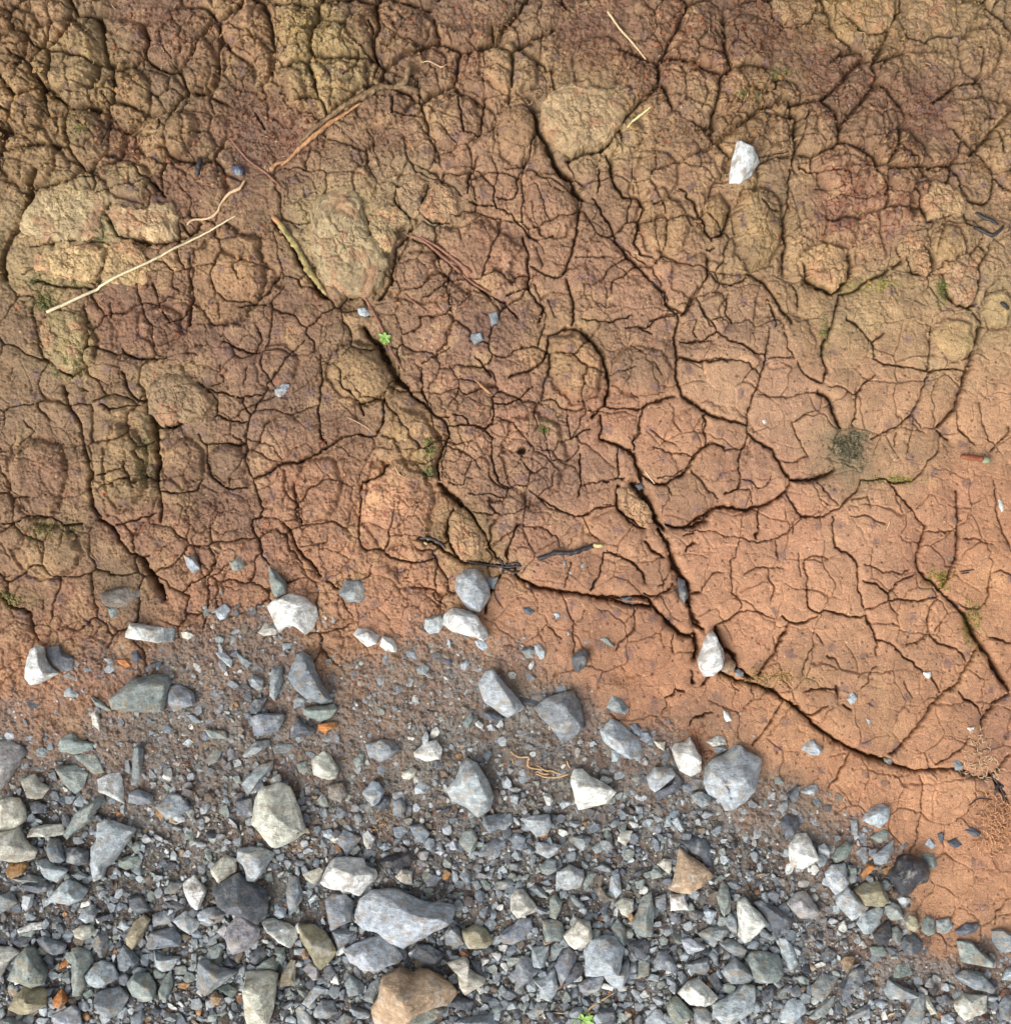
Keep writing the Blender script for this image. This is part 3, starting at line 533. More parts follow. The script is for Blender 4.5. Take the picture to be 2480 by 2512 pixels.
N D.4 880,1480 960,1430 1020,1560 960,1630 900,1540;
N G.5 0,1010 60,950 130,1030 140,1150 110,1200 20,1100;
N D.4 0,1130 60,1160 110,1230 100,1300 30,1330 -60,1280;
N L.4 835,880 880,850 960,880 950,930 860,930;
N K.5 700,880 740,850 830,880 820,940 720,970;
N G.4 1340,1040 1380,1020 1470,1100 1450,1140 1350,1100;
N G.4 1020,960 1080,890 1150,950 1150,1080 1080,1050;
N N.3 910,600 1000,540 1040,580;
N C.4 60,200 100,150 190,150 170,220 130,280 60,240;white crusty chip in fine grit
O L.4 140,290 200,260 260,320 240,390 150,380;
O N.5 270,380 310,310 400,240 455,290 380,390 300,440;
O L.6 200,520 260,450 380,440 400,600 350,680 280,700 220,620;white-veined grey block
O N.4 410,450 490,460 490,540 430,560;
O Y.5 460,680 560,620 680,600 770,720 770,780 720,820 550,810;khaki-grey flat block
O G.5 710,620 760,580 800,620 790,680 740,680;
O L.6 300,800 330,720 400,640 460,700 590,830 540,880 450,950 380,880;pale three-sided stone
O L.5 490,980 540,880 700,840 730,860 690,980 640,1060 550,1070;
O N.5 750,830 820,790 880,820 915,930 800,950 760,900;
O L.5 860,760 900,720 990,760 940,840 900,840;
O K.5 640,1090 720,1000 780,960 810,1060 760,1170 680,1170;ribbed black stone
O Y.6 930,960 970,890 1030,900 1060,1000 1010,1060 950,1040;yellow-green pebble
O N.5 1090,940 1140,910 1200,950 1210,1070 1150,1110 1090,1060;
O G.4 1220,960 1330,930 1380,1010 1330,1090 1230,1070;
O D.5 880,1200 920,1110 1020,1080 1110,1160 1080,1250 960,1280;
O D.4 1380,1050 1480,980 1600,970 1570,1060 1440,1100;
O N.5 1400,1140 1520,1140 1600,1220 1740,1320 1720,1370 1560,1360 1440,1330;long grey-green boulder
O G.5 1715,1050 1800,1030 1907,1080 1907,1230 1800,1250 1730,1150;
O B.4 1370,1440 1450,1400 1620,1420 1740,1570 1720,1610 1550,1570 1430,1510;
O C.5 1370,1700 1450,1620 1650,1630 1660,1780 1460,1840 1380,1760;crumbly white-patched stone
O C.5 1100,1640 1140,1640 1215,1800 1160,1810 1110,1720;
O G.4 730,1590 780,1490 900,1550 1040,1610 900,1670 780,1660;
O G.4 900,1907 980,1720 1030,1610 1095,1620 1090,1780 1060,1907;
O D.6 340,1560 470,1380 550,1370 530,1490 420,1620 370,1690;long glossy slate stone
O G.3 80,1570 180,1450 320,1480 280,1580 170,1700 90,1650;
O N.4 810,1480 870,1350 960,1340 1000,1440 900,1480;
O L.4 630,1700 690,1670 780,1710 720,1760;
O D.4 170,1260 230,1200 300,1250 280,1320 190,1350;
O T.4 340,1320 390,1280 470,1280 450,1370 400,1430;
O B.5 1780,1720 1830,1630 1907,1640 1960,1740 1907,1860 1800,1840;
O L.5 1800,1480 1850,1390 1907,1370 1950,1440 1907,1500;
O L.4 1260,1820 1330,1800 1380,1860 1340,1907 1260,1890;
O N.3 610,1200 730,1190 800,1290 640,1300;
O D.4 770,1200 860,1210 880,1270 790,1260;
O N.5 800,1020 860,1010 910,1080 870,1180 820,1130;
O G.4 640,360 700,330 830,220 830,330 760,430 660,450;
O N.4 620,200 740,130 800,150 790,210 700,260;
O O.3 530,540 600,440 680,460 560,580;
O G.4 440,50 500,30 500,200 450,170;
O G.4 400,1860 500,1780 620,1720 620,1790 480,1880;
O G.4 60,1850 200,1700 300,1650 290,1720 120,1880;
"""
PAL = {'W': (210, 211, 206, 'white'), 'C': (190, 188, 175, 'cream'), 'L': (164, 172, 177, 'pale grey'), 'G': (128, 135, 137, 'mid-grey'),
       'B': (122, 129, 136, 'blue-grey'), 'D': (84, 89, 96, 'dark slate'), 'K': (56, 57, 63, 'black'), 'N': (128, 137, 132, 'grey-green'),
       'P': (148, 146, 148, 'pinkish-grey'), 'T': (140, 116, 92, 'brown'), 'O': (176, 116, 66, 'orange'), 'Y': (144, 136, 112, 'olive'),
       'X': (108, 100, 92, 'mud-brown'), 'U': (142, 102, 54, 'rust-brown'), 'Q': (176, 150, 122, 'sandy')}

# loose clods of dry clay: sheet, relief, r,g,b, outline ; label
CLODS = """
B.40 158,134,88 1250,640 1290,550 1380,500 1500,470 1600,510 1700,580 1750,650 1720,750 1640,840 1540,870 1450,890 1370,910 1300,810 1260,740;big round ochre clod with a dark gap around its lower rim
C.60 160,126,76 910,1520 980,1440 1050,1410 1100,1460 1160,1560 1130,1640 1060,1700 990,1670 920,1620;small round ochre clod sitting in a reddish hollow
A.38 172,146,98 620,1220 660,1180 740,1200 850,1210 930,1170 1010,1170 1050,1270 1030,1370 950,1420 830,1390 690,1360 640,1290;pale wedge-shaped clod just above the long straw
A.30 172,146,90 180,1500 270,1440 380,1410 500,1430 620,1440 610,1550 560,1650 450,1640 320,1620 190,1570;yellowish lumpy clod under the greenish crust near the straw tip
A.22 165,146,98 150,1200 250,1110 380,1070 520,1100 650,1160 610,1220 590,1300 600,1390 480,1400 300,1410 200,1400 110,1340;broad greenish crusted clod left of the pale wedge clod
A.30 165,138,85 640,1430 740,1400 820,1430 890,1540 880,1640 760,1680 600,1660 580,1600 620,1520;squarish ochre clod partly under the long straw
S.30 152,134,90 580,400 600,370 640,350 675,358 690,400 700,440 722,462 732,500 720,540 690,568 650,560 610,530 585,470;tall mossy grey-ochre clod right of the lichened stick
B.40 166,144,92 230,1250 330,1190 420,1200 490,1290 400,1370 400,1440 390,1480 300,1500 260,1380;small yellow clod with a dark hollow at its right side
D.50 136,112,74 850,430 870,340 920,280 1050,270 1150,330 1250,390 1240,480 1180,540 1060,560 1000,590 930,580 870,510;round grey-ochre clod at the top of the wide dark crack
S.28 142,124,74 78,600 105,585 150,590 160,620 158,660 140,705 118,700 90,675 74,640;olive lumpy clod below the lower tip of the straw
E.50 152,120,76 745,1090 780,1090 860,1150 920,1220 945,1290 900,1370 790,1360 740,1290 710,1220 720,1140;ochre leaf-shaped clod wedged above the egg-shaped grey stone
E.40 158,124,80 1710,940 1760,940 1830,1000 1907,1090 1907,1150 1860,1190 1790,1130 1710,1060;narrow yellow clod leaning beside the black crack
R.40 150,122,76 860,400 960,230 1090,230 1290,290 1370,400 1370,520 1330,640 1240,600 930,640 880,520;block-like ochre clod with a black slot on its left side
R.40 162,128,80 590,960 720,810 800,800 900,900 860,1000 760,1070 650,1110 600,1040;small pale slanted clod on the rim of the reddish hollow
R.35 156,118,74 760,1100 850,1030 930,1020 1000,1290 880,1290 800,1220;small upright clod between two larger ochre lumps
R.35 146,118,78 1160,1500 1150,1350 1250,1150 1310,1060 1430,1040 1520,1180 1520,1450 1490,1600 1420,1680 1250,1590;tall oval clod with a mossy crack at its foot
B.35 148,122,82 415,1110 460,1050 540,1005 600,1060 560,1160 540,1240 490,1260 430,1210;greyish clod touching the left side of its ochre twin
B.35 152,120,78 560,1190 620,1070 700,1080 770,1150 770,1230 700,1290 600,1290 550,1240;ochre clod touching the right side of its greyish twin
C.38 142,112,64 1110,60 1140,-20 1440,-20 1400,110 1340,200 1260,200 1210,170;knobbly ochre clod tapering downwards at the upper edge
C.35 136,106,62 690,80 700,-20 960,-20 950,70 900,120 830,150 760,130;rounded ochre clod beside a dark wood chip at the upper edge
C.30 142,112,68 1460,100 1480,-20 1760,-20 1790,140 1720,200 1620,180 1560,230 1480,170;wide crumbly clod in the upper corner with a dark underside
"""
# ---------------------------------------------------------------- helpers
def lin(c):
    c = np.asarray(c, dtype=float) / 255.0
    return np.where(c <= 0.04045, c / 12.92, ((c + 0.055) / 1.055) ** 2.4)

def sheet_pts(tag, s):
    ox, oy, side = SHEET[tag]
    out = []
    for p in s.split():
        a, b = p.split(',')
        if tag == 'S':
            out.append((float(a), float(b)))
        else:
            k = side / 1907.0
            out.append(((ox + float(a) * k) / 1.30047, (oy + float(b) * k) / 1.30047))
    return out

def wx(x): return (x - W / 2) * U
def wy(y): return (H / 2 - y) * U

def hash2(ix, iy, seed):
    n = (ix.astype(np.int64) * 374761393 + iy.astype(np.int64) * 668265263 + seed * 974711) & 0x7fffffff
    n = ((n ^ (n >> 13)) * 1274126177) & 0x7fffffff
    n = ((n ^ (n >> 15)) * 1103515245 + 12345) & 0x7fffffff
    return ((n ^ (n >> 16)) & 0xffffff).astype(np.float32) / 16777215.0

def vnoise(x, y, seed):
    xi = np.floor(x); yi = np.floor(y)
    fx = (x - xi).astype(np.float32); fy = (y - yi).astype(np.float32)
    fx = fx * fx * fx * (fx * (fx * 6 - 15) + 10); fy = fy * fy * fy * (fy * (fy * 6 - 15) + 10)
    a = hash2(xi, yi, seed); b = hash2(xi + 1, yi, seed); c = hash2(xi, yi + 1, seed); d = hash2(xi + 1, yi + 1, seed)
    return (a + (b - a) * fx) * (1 - fy) + (c + (d - c) * fx) * fy

def fbm(x, y, scale, octs, seed, gain=0.5):
    s = np.zeros(x.shape, np.float32); a = 1.0; t = 0.0
    for o in range(octs):
        k = 2.03 ** o / scale
        c, sn = math.cos(0.7 * o + 0.3), math.sin(0.7 * o + 0.3)
        s += a * (vnoise((x * c - y * sn) * k + 17.3 * o, (x * sn + y * c) * k - 9.1 * o, seed + o * 7) * 2 - 1)
        t += a; a *= gain
    return s / t

def worley(x, y, cell, seed):
    """distance to nearest, gap to second nearest, id of nearest"""
    gx = x / cell; gy = y / cell
    xi = np.floor(gx); yi = np.floor(gy)
    f1 = np.full(x.shape, 9.0, np.float32); f2 = f1.copy(); idn = np.zeros(x.shape, np.float32)
    for dx in (-1, 0, 1):
        for dy in (-1, 0, 1):
            cx = xi + dx; cy = yi + dy
            px = cx + 0.08 + 0.84 * hash2(cx, cy, seed); py = cy + 0.08 + 0.84 * hash2(cx, cy, seed + 1)
            d = np.hypot(px - gx, py - gy).astype(np.float32)
            near = d < f1
            f2 = np.where(near, f1, np.minimum(f2, d))
            idn = np.where(near, hash2(cx, cy, seed + 2), idn)
            f1 = np.where(near, d, f1)
    return f1 * cell, (f2 - f1) * cell, idn

def smooth(a, b, x):
    t = np.clip((x - a) / (b - a), 0, 1)
    return t * t * (3 - 2 * t)

def idw(cx, cy, pts, vals, power=3.2):
    """coarse lookup table -> values at cx, cy (any shape)"""
    n = 170
    gx = np.linspace(-700, W + 700, n); gy = np.linspace(-700, H + 700, n)
    X, Y = np.meshgrid(gx, gy, indexing='ij')
    num = np.zeros((n, n, vals.shape[1])); den = np.zeros((n, n))
    for (px, py), v in zip(pts, vals):
        w = 1.0 / ((X - px) ** 2 + (Y - py) ** 2 + 350.0) ** (power / 2)
        num += w[..., None] * v; den += w
    T = num / den[..., None]
    fx = np.clip((cx + 700) / (W + 1400) * (n - 1), 0, n - 1.001); fy = np.clip((cy + 700) / (H + 1400) * (n - 1), 0, n - 1.001)
    ix = fx.astype(int); iy = fy.astype(int); tx = (fx - ix)[..., None]; ty = (fy - iy)[..., None]
    return (T[ix, iy] * (1 - tx) + T[ix + 1, iy] * tx) * (1 - ty) + (T[ix, iy + 1] * (1 - tx) + T[ix + 1, iy + 1] * tx) * ty

def tag(o, label=None, cat=None, group=None, kind=None):
    if label: o['label'] = label
    if cat: o['category'] = cat
    if group: o['group'] = group
    if kind: o['kind'] = kind
    return o

def mesh_from_arrays(name, verts, faces, mat, smooth_=True, colors=None):
    """verts (n,3), faces (m,k) with k 3 or 4"""
    me = bpy.data.meshes.new(name)
    k = faces.shape[1]
    me.vertices.add(len(verts)); me.vertices.foreach_set('co', np.ascontiguousarray(verts, np.float32).ravel())
    me.loops.add(faces.size); me.loops.foreach_set('vertex_index', np.ascontiguousarray(faces, np.int32).ravel())
    me.polygons.add(len(faces)); me.polygons.foreach_set('loop_start', np.arange(len(faces), dtype=np.int32) * k)
    me.update(calc_edges=True)
    me.polygons.foreach_set('use_smooth', np.full(len(faces), smooth_, dtype=bool))
    if colors is not None:
        at = me.color_attributes.new('Tint', 'FLOAT_COLOR', 'POINT')
        c4 = np.ones((len(verts), 4), np.float32); c4[:, :3] = colors
        at.data.foreach_set('color', c4.ravel())
    me.materials.append(mat)
    o = bpy.data.objects.new(name, me); COL.objects.link(o)
    return o

# ---------------------------------------------------------------- materials
def nodes_of(name):
    m = bpy.data.materials.new(name); m.use_nodes = True
    nt = m.node_tree; nt.nodes.clear()
    out = nt.nodes.new('ShaderNodeOutputMaterial'); b = nt.nodes.new('ShaderNodeBsdfPrincipled')
    nt.links.new(b.outputs[0], out.inputs[0])
    return m, nt, b

def mul_by_noise(nt, color, scale, lo, hi, vec, detail=4.0):
    n = nt.nodes.new('ShaderNodeTexNoise'); n.inputs['Scale'].default_value = scale; n.inputs['Detail'].default_value = detail
    nt.links.new(vec, n.inputs['Vector'])
    mr = nt.nodes.new('ShaderNodeMapRange'); mr.inputs['From Min'].default_value = 0.3; mr.inputs['From Max'].default_value = 0.7
    mr.inputs['To Min'].default_value = lo; mr.inputs['To Max'].default_value = hi
    nt.links.new(n.outputs['Fac'], mr.inputs['Value'])
    mx = nt.nodes.new('ShaderNodeVectorMath'); mx.operation = 'SCALE'
    nt.links.new(color, mx.inputs[0]); nt.links.new(mr.outputs[0], mx.inputs['Scale'])
    return mx.outputs[0], n

def mat_clay():
    m, nt, b = nodes_of('clay')
    at = nt.nodes.new('ShaderNodeAttribute'); at.attribute_name = 'Tint'
    tc = nt.nodes.new('ShaderNodeTexCoord')
    c, n1 = mul_by_noise(nt, at.outputs['Color'], 1000, 0.58, 1.42, tc.outputs['Object'], 5)
    c, n2 = mul_by_noise(nt, c, 130, 0.88, 1.14, tc.outputs['Object'], 3)
    nt.links.new(c, b.inputs['Base Color'])
    n3 = nt.nodes.new('ShaderNodeTexNoise'); n3.inputs['Scale'].default_value = 760; n3.inputs['Detail'].default_value = 6; n3.inputs['Roughness'].default_value = 0.68
    nt.links.new(tc.outputs['Object'], n3.inputs['Vector'])
    bp = nt.nodes.new('ShaderNodeBump'); bp.inputs['Strength'].default_value = 0.75; bp.inputs['Distance'].default_value = 0.0017
    nt.links.new(n3.outputs['Fac'], bp.inputs['Height']); nt.links.new(bp.outputs[0], b.inputs['Normal'])
    mr = nt.nodes.new('ShaderNodeMapRange'); mr.inputs['To Min'].default_value = 0.38; mr.inputs['To Max'].default_value = 0.8
    nt.links.new(n2.outputs['Fac'], mr.inputs['Value']); nt.links.new(mr.outputs[0], b.inputs['Roughness'])
    b.inputs['Specular IOR Level'].default_value = 0.42
    return m

def mat_stone(name, from_attr=False, rough=(0.5, 0.85), spec=0.4, mottled=True, film=0.55):
    m, nt, b = nodes_of(name)
    tc = nt.nodes.new('ShaderNodeTexCoord')
    oi = nt.nodes.new('ShaderNodeObjectInfo')
    if from_attr:
        at = nt.nodes.new('ShaderNodeAttribute'); at.attribute_name = 'Tint'; base = at.outputs['Color']; vec = tc.outputs['Object']
    else:
        base = oi.outputs['Color']
        ad = nt.nodes.new('ShaderNodeVectorMath'); ad.operation = 'ADD'
        sc = nt.nodes.new('ShaderNodeVectorMath'); sc.operation = 'SCALE'; sc.inputs[0].default_value = (7.3, 3.1, 5.7)
        nt.links.new(oi.outputs['Random'], sc.inputs['Scale'])
        nt.links.new(tc.outputs['Object'], ad.inputs[0]); nt.links.new(sc.outputs[0], ad.inputs[1]); vec = ad.outputs[0]
    c, n1 = mul_by_noise(nt, base, 1100, 0.72, 1.25, vec, 4)
    c, n2 = mul_by_noise(nt, c, 150 if not from_attr else 260, 0.60, 1.30, vec, 6)
    if mottled:
        # clay film and ochre stains in patches
        n4 = nt.nodes.new('ShaderNodeTexNoise'); n4.inputs['Scale'].default_value = 95; n4.inputs['Detail'].default_value = 5
        mp = nt.nodes.new('ShaderNodeMapping'); mp.inputs['Location'].default_value = (3.3, 1.7, 9.1)
        nt.links.new(vec, mp.inputs['Vector']); nt.links.new(mp.outputs[0], n4.inputs['Vector'])
        r = nt.nodes.new('ShaderNodeMapRange'); r.inputs['From Min'].default_value = 0.52; r.inputs['From Max'].default_value = 0.64; r.inputs['To Max'].default_value = film
        nt.links.new(n4.outputs['Fac'], r.inputs['Value'])
        mx = nt.nodes.new('ShaderNodeMixRGB'); mx.inputs['Color2'].default_value = (0.27, 0.205, 0.13, 1)
        nt.links.new(r.outputs[0], mx.inputs['Fac']); nt.links.new(c, mx.inputs['Color1']); c = mx.outputs[0]
        # faint bedding streaks
        mp2 = nt.nodes.new('ShaderNodeMapping'); mp2.inputs['Scale'].default_value = (1.0, 4.5, 2.0); mp2.inputs['Rotation'].default_value = (0.3, 0.2, 0.9)
        nt.links.new(vec, mp2.inputs['Vector'])
        c, _ = mul_by_noise(nt, c, 120, 0.80, 1.22, mp2.outputs[0], 6)
        # pale mineral patches
        n5 = nt.nodes.new('ShaderNodeTexNoise'); n5.inputs['Scale'].default_value = 60; n5.inputs['Detail'].default_value = 7; n5.inputs['Roughness'].default_value = 0.6
        nt.links.new(vec, n5.inputs['Vector'])
        r2 = nt.nodes.new('ShaderNodeMapRange'); r2.inputs['From Min'].default_value = 0.56; r2.inputs['From Max'].default_value = 0.66; r2.inputs['To Max'].default_value = 0.38
        nt.links.new(n5.outputs['Fac'], r2.inputs['Value'])
        mx2 = nt.nodes.new('ShaderNodeMixRGB'); mx2.inputs['Color2'].default_value = (0.62, 0.62, 0.56, 1)
        nt.links.new(r2.outputs[0], mx2.inputs['Fac']); nt.links.new(c, mx2.inputs['Color1']); c = mx2.outputs[0]
    nt.links.new(c, b.inputs['Base Color'])
    n3 = nt.nodes.new('ShaderNodeTexNoise'); n3.inputs['Scale'].default_value = 340; n3.inputs['Detail'].default_value = 7; n3.inputs['Roughness'].default_value = 0.68
    nt.links.new(vec, n3.inputs['Vector'])
    bp = nt.nodes.new('ShaderNodeBump'); bp.inputs['Strength'].default_value = 1.0; bp.inputs['Distance'].default_value = 0.0022
    nt.links.new(n3.outputs['Fac'], bp.inputs['Height']); nt.links.new(bp.outputs[0], b.inputs['Normal'])
    mr = nt.nodes.new('ShaderNodeMapRange'); mr.inputs['To Min'].default_value = rough[0]; mr.inputs['To Max'].default_value = rough[1]
    nt.links.new(n2.outputs['Fac'], mr.inputs['Value']); nt.links.new(mr.outputs[0], b.inputs['Roughness'])
    b.inputs['Specular IOR Level'].default_value = spec
    return m

def mat_plain(name, col, rough=0.7, scale=600, lo=0.7, hi=1.3, sss=0):
    m, nt, b = nodes_of(name)
    tc = nt.nodes.new('ShaderNodeTexCoord')
    rg = nt.nodes.new('ShaderNodeRGB'); rg.outputs[0].default_value = (*lin(col), 1)
    c, n = mul_by_noise(nt, rg.outputs[0], scale, lo, hi, tc.outputs['Object'], 4)
    nt.links.new(c, b.inputs['Base Color']); b.inputs['Roughness'].default_value = rough
    bp = nt.nodes.new('ShaderNodeBump'); bp.inputs['Strength'].default_value = 0.6; bp.inputs['Distance'].default_value = 0.0006
    nt.links.new(n.outputs['Fac'], bp.inputs['Height']); nt.links.new(bp.outputs[0], b.inputs['Normal'])
    return m

M_CLAY = mat_clay()
M_STONE = mat_stone('crushed_stone', rough=(0.42, 0.85))
M_SLATE = mat_stone('wet_slate', film=0.22, rough=(0.22, 0.6), spec=0.6)
M_CHIPS = mat_stone('gravel_chips', from_attr=True, rough=(0.45, 0.85), mottled=False)

# ---------------------------------------------------------------- ground: one sheet, fine over the plot, coarser towards the distance
def axis(n0, n1, step, far):
    a = list(np.arange(n0, n1 + step, step))
    s = step
    while a[-1] < n1 + far:
        s *= 1.06; a.append(a[-1] + s)
    s = step; b = [a[0]]
    while b[-1] > n0 - far:
        s *= 1.06; b.append(b[-1] - s)
    return np.array(b[:0:-1] + a)

STEP = 1.5
ax = axis(-70, W + 70, STEP, 26000); ay = axis(-70, H + 70, STEP, 26000)
GX, GY = np.meshgrid(ax, ay, indexing='ij')
GX = GX.astype(np.float64); GY = GY.astype(np.float64)

# zones
PT = [tuple(map(float, s.split(','))) for s in COVER.split(';')]
cover_pts = [(a, b) for a, b, c in PT]; cover_val = np.array([[c] for a, b, c in PT])
def cover_at(x, y):
    x2 = x + 22 * fbm(x, y, 60, 3, 91); y2 = y + 22 * fbm(x, y, 60, 3, 92)
    v = idw(x2, y2, cover_pts, cover_val, 4.5)[..., 0]
    return np.clip(v + 0.14 * fbm(x, y, 45, 3, 93) * smooth(0.03, 0.3, v), 0, 1)
COV = cover_at(GX, GY).astype(np.float32)
def crumb_at(x, y):
    """1 where the soil is loose and crumbly (upper edge), 0 where it is a smooth cracked crust"""
    lim = 250 + 120 * smooth(1350, 1650, x) + 90 * smooth(650, 300, x) - 60 * smooth(700, 900, x) * smooth(1350, 1100, x)
    return 1 - smooth(-90, 130, y - lim + 90 * fbm(x, y, 150, 3, 71))
CRUMB = crumb_at(GX, GY).astype(np.float32)
SMOOTHC = (smooth(900, 1250, GX + 0.55 * (GY - 900)) * smooth(450, 750, GY)).astype(np.float32)  # finest silt crust

# warp so that the cracks wander at small scale
wxn = 4.6 * fbm(GX, GY, 22, 3, 5) + 2.2 * fbm(GX, GY, 8, 2, 6); wyn = 4.6 * fbm(GX, GY, 22, 3, 15) + 2.2 * fbm(GX, GY, 8, 2, 16)
PX = GX + wxn; PY = GY + wyn

HW = {1: 0.95, 2: 1.35, 3: 1.85, 4: 2.7, 5: 4.8}
DP = {1: 9.0, 2: 18.0, 3: 26.0, 4: 36.0, 5: 46.0}
groove = np.zeros(GX.shape, np.float32)      # depth
shoulder = np.zeros(GX.shape, np.float32)    # rounding of the plate rims
NX, NY = GX.shape
for line in CRACKS.strip().splitlines():
    head, rest = line.split(' ', 1)
    lv = int(head[1])
    for poly in rest.split('|'):
        pts = sheet_pts(head[0], poly)
        n = len(pts)
        rad = HW[lv] * 2.5 + 34
        for i in range(n - 1):
            (x0, y0), (x1, y1) = pts[i], pts[i + 1]
            i0 = np.searchsorted(ax, min(x0, x1) - rad); i1 = np.searchsorted(ax, max(x0, x1) + rad)
            j0 = np.searchsorted(ay, min(y0, y1) - rad); j1 = np.searchsorted(ay, max(y0, y1) + rad)
            if i1 <= i0 or j1 <= j0: continue
            sx = PX[i0:i1, j0:j1]; sy = PY[i0:i1, j0:j1]
            dx, dy = x1 - x0, y1 - y0
            L2 = dx * dx + dy * dy + 1e-6
            t = np.clip(((sx - x0) * dx + (sy - y0) * dy) / L2, 0, 1)
            d = np.hypot(sx - x0 - t * dx, sy - y0 - t * dy)
            tt = (i + t) / (n - 1)
            tap = 0.7 + 0.3 * np.minimum(1, np.minimum(tt, 1 - tt) * 5)           # thinner towards the ends
            wv = 0.72 + 0.56 * vnoise(sx / 19.0, sy / 19.0, 33)
            hw = HW[lv] * wv * tap
            g = DP[lv] * np.clip(0.35 + wv * 0.65, 0, 1.15) * np.exp(-(d / hw) ** 3.2)
            if lv >= 3: g = np.maximum(g, 0.22 * DP[lv] * np.exp(-(d / (hw * 2.0)) ** 2))
            np.maximum(groove[i0:i1, j0:j1], g, out=groove[i0:i1, j0:j1])
            sh = 1.3 * np.exp(-d / 3.0) + (1.5 + 0.95 * lv) * np.exp(-d / 14.0)
            np.maximum(shoulder[i0:i1, j0:j1], sh, out=shoulder[i0:i1, j0:j1])

def hair_cracks(cell, seed, width, depth, keep, amp):
    qx = GX + amp * .75 * fbm(GX, GY, cell * 0.5, 2, seed + 50) + 2.6 * fbm(GX, GY, 9, 2, seed + 51); qy = GY + amp * .75 * fbm(GX, GY, cell * 0.5, 2, seed + 60) + 2.6 * fbm(GX, GY, 9, 2, seed + 61)
    f1, gap, idn = worley(qx, qy, cell, seed)
    mask = smooth(keep, keep + 0.12, vnoise(GX / (cell * 0.8), GY / (cell * 0.8), seed + 70))
    mask = 0.3 + 0.7 * mask
    return depth * mask * np.exp(-(gap / width) ** 2), f1, gap, idn

clayw = (1 - smooth(0.08, 0.4, COV)) * (1 - 0.8 * CRUMB)
inframe = (smooth(-40, 10, GX) * smooth(W + 40, W - 10, GX) * smooth(-40, 10, GY) * smooth(H + 40, H - 10, GY)).astype(np.float32)
hc1, f1a, gapa, ida = hair_cracks(74, 201, 2.0, 6.0, 0.42, 14)
hc2, f1b, gapb, idb = hair_cracks(31, 231, 1.6, 4.0, 0.50, 8)
hc0, f1o, gapo, ido = hair_cracks(150, 261, 5.0, 16.0, 0.12, 26)          # beyond the surveyed plot
Z = np.zeros(GX.shape, np.float32)
Z -= groove * (1 - 0.9 * smooth(0.25, 0.6, COV))
Z -= shoulder * clayw * 1.15
Z -= clayw * (hc1 * (0.45 + 0.45 * SMOOTHC) + hc2 * (0.12 + 0.4 * SMOOTHC))
Z -= (1 - inframe) * clayw * (hc0 + 3 * np.exp(-gapo / 9.0))
Z += clayw * (1.1 * (ida - 0.5) * 2 + 0.5 * (idb - 0.5) * 2) * smooth(0, 5, gapa)       # plates sit at slightly different levels
# broad relief
Z += 9.0 * fbm(GX, GY, 210, 3, 301) + 4.0 * fbm(GX, GY, 70, 3, 311)
rough = (0.35 + 0.65 * (1 - SMOOTHC)) * (1 - smooth(0.3, 0.8, COV))
gritty = np.abs(fbm(GX, GY, 9, 3, 332, .6))
Z += rough * (1.9 * fbm(GX, GY, 26, 4, 321, 0.55) + 2.0 * fbm(GX, GY, 5.5, 3, 331, 0.6) - 5.0 * gritty * smooth(0.42, 0.62, vnoise(GX / 24, GY / 24, 333)))
f1g, gg, idg = worley(GX + 1.5 * fbm(GX, GY, 5, 2, 336), GY + 1.5 * fbm(GX, GY, 5, 2, 337), 8.5, 338)
Z += rough * smooth(0.45, 0.75, vnoise(GX / 33, GY / 33, 334)) * 2.4 * (0.6 - f1g / 8.5) * (idg > .35)      # crumbs stuck on the crust
Z += SMOOTHC * 0.45 * fbm(GX, GY, 7, 3, 335, 0.6)
# lumpy plates of the brown middle ground, each rounded off, parted by narrow gaps
def pillows(cell, seed, warp, amp, gapw, gapd):
    qx = GX + warp * .5 * fbm(GX, GY, cell * 0.5, 2, seed + 5) + 3.2 * fbm(GX, GY, 10, 3, seed + 7, .6); qy = GY + warp * .5 * fbm(GX, GY, cell * 0.5, 2, seed + 6) + 3.2 * fbm(GX, GY, 10, 3, seed + 8, .6)
    f1, gap, idn = worley(qx, qy, cell, seed)
    e = 1 - np.exp(-gap / (cell * 0.16))
    return amp * (e - 0.6) * (0.5 + idn) - gapd * np.exp(-(gap / gapw) ** 2.5), idn, gap
pl1, idp1, gp1 = pillows(84, 811, 34, 8.0, 2.2, 14)
pl2, idp2, gp2 = pillows(38, 821, 16, 4.0, 1.6, 7)
LUMP = ((1 - SMOOTHC) * (1 - CRUMB) * (1 - smooth(0.08, 0.4, COV))).astype(np.float32)
pm1 = LUMP * (0.3 + 0.7 * smooth(0.30, 0.5, vnoise(GX / 120, GY / 120, 831))); pm2 = LUMP * (0.0 + 0.6 * smooth(0.5, 0.72, vnoise(GX / 70, GY / 70, 841)))
Z += 0.85 * pm1 * pl1 + pm2 * pl2
# flaking: small terraces in the brown middle ground
ter = fbm(GX, GY, 40, 4, 341, 0.55) * 5.0
Z += (1 - SMOOTHC) * (1 - CRUMB) * clayw * (np.floor(ter * 1.2) / 1.2) * 1.35
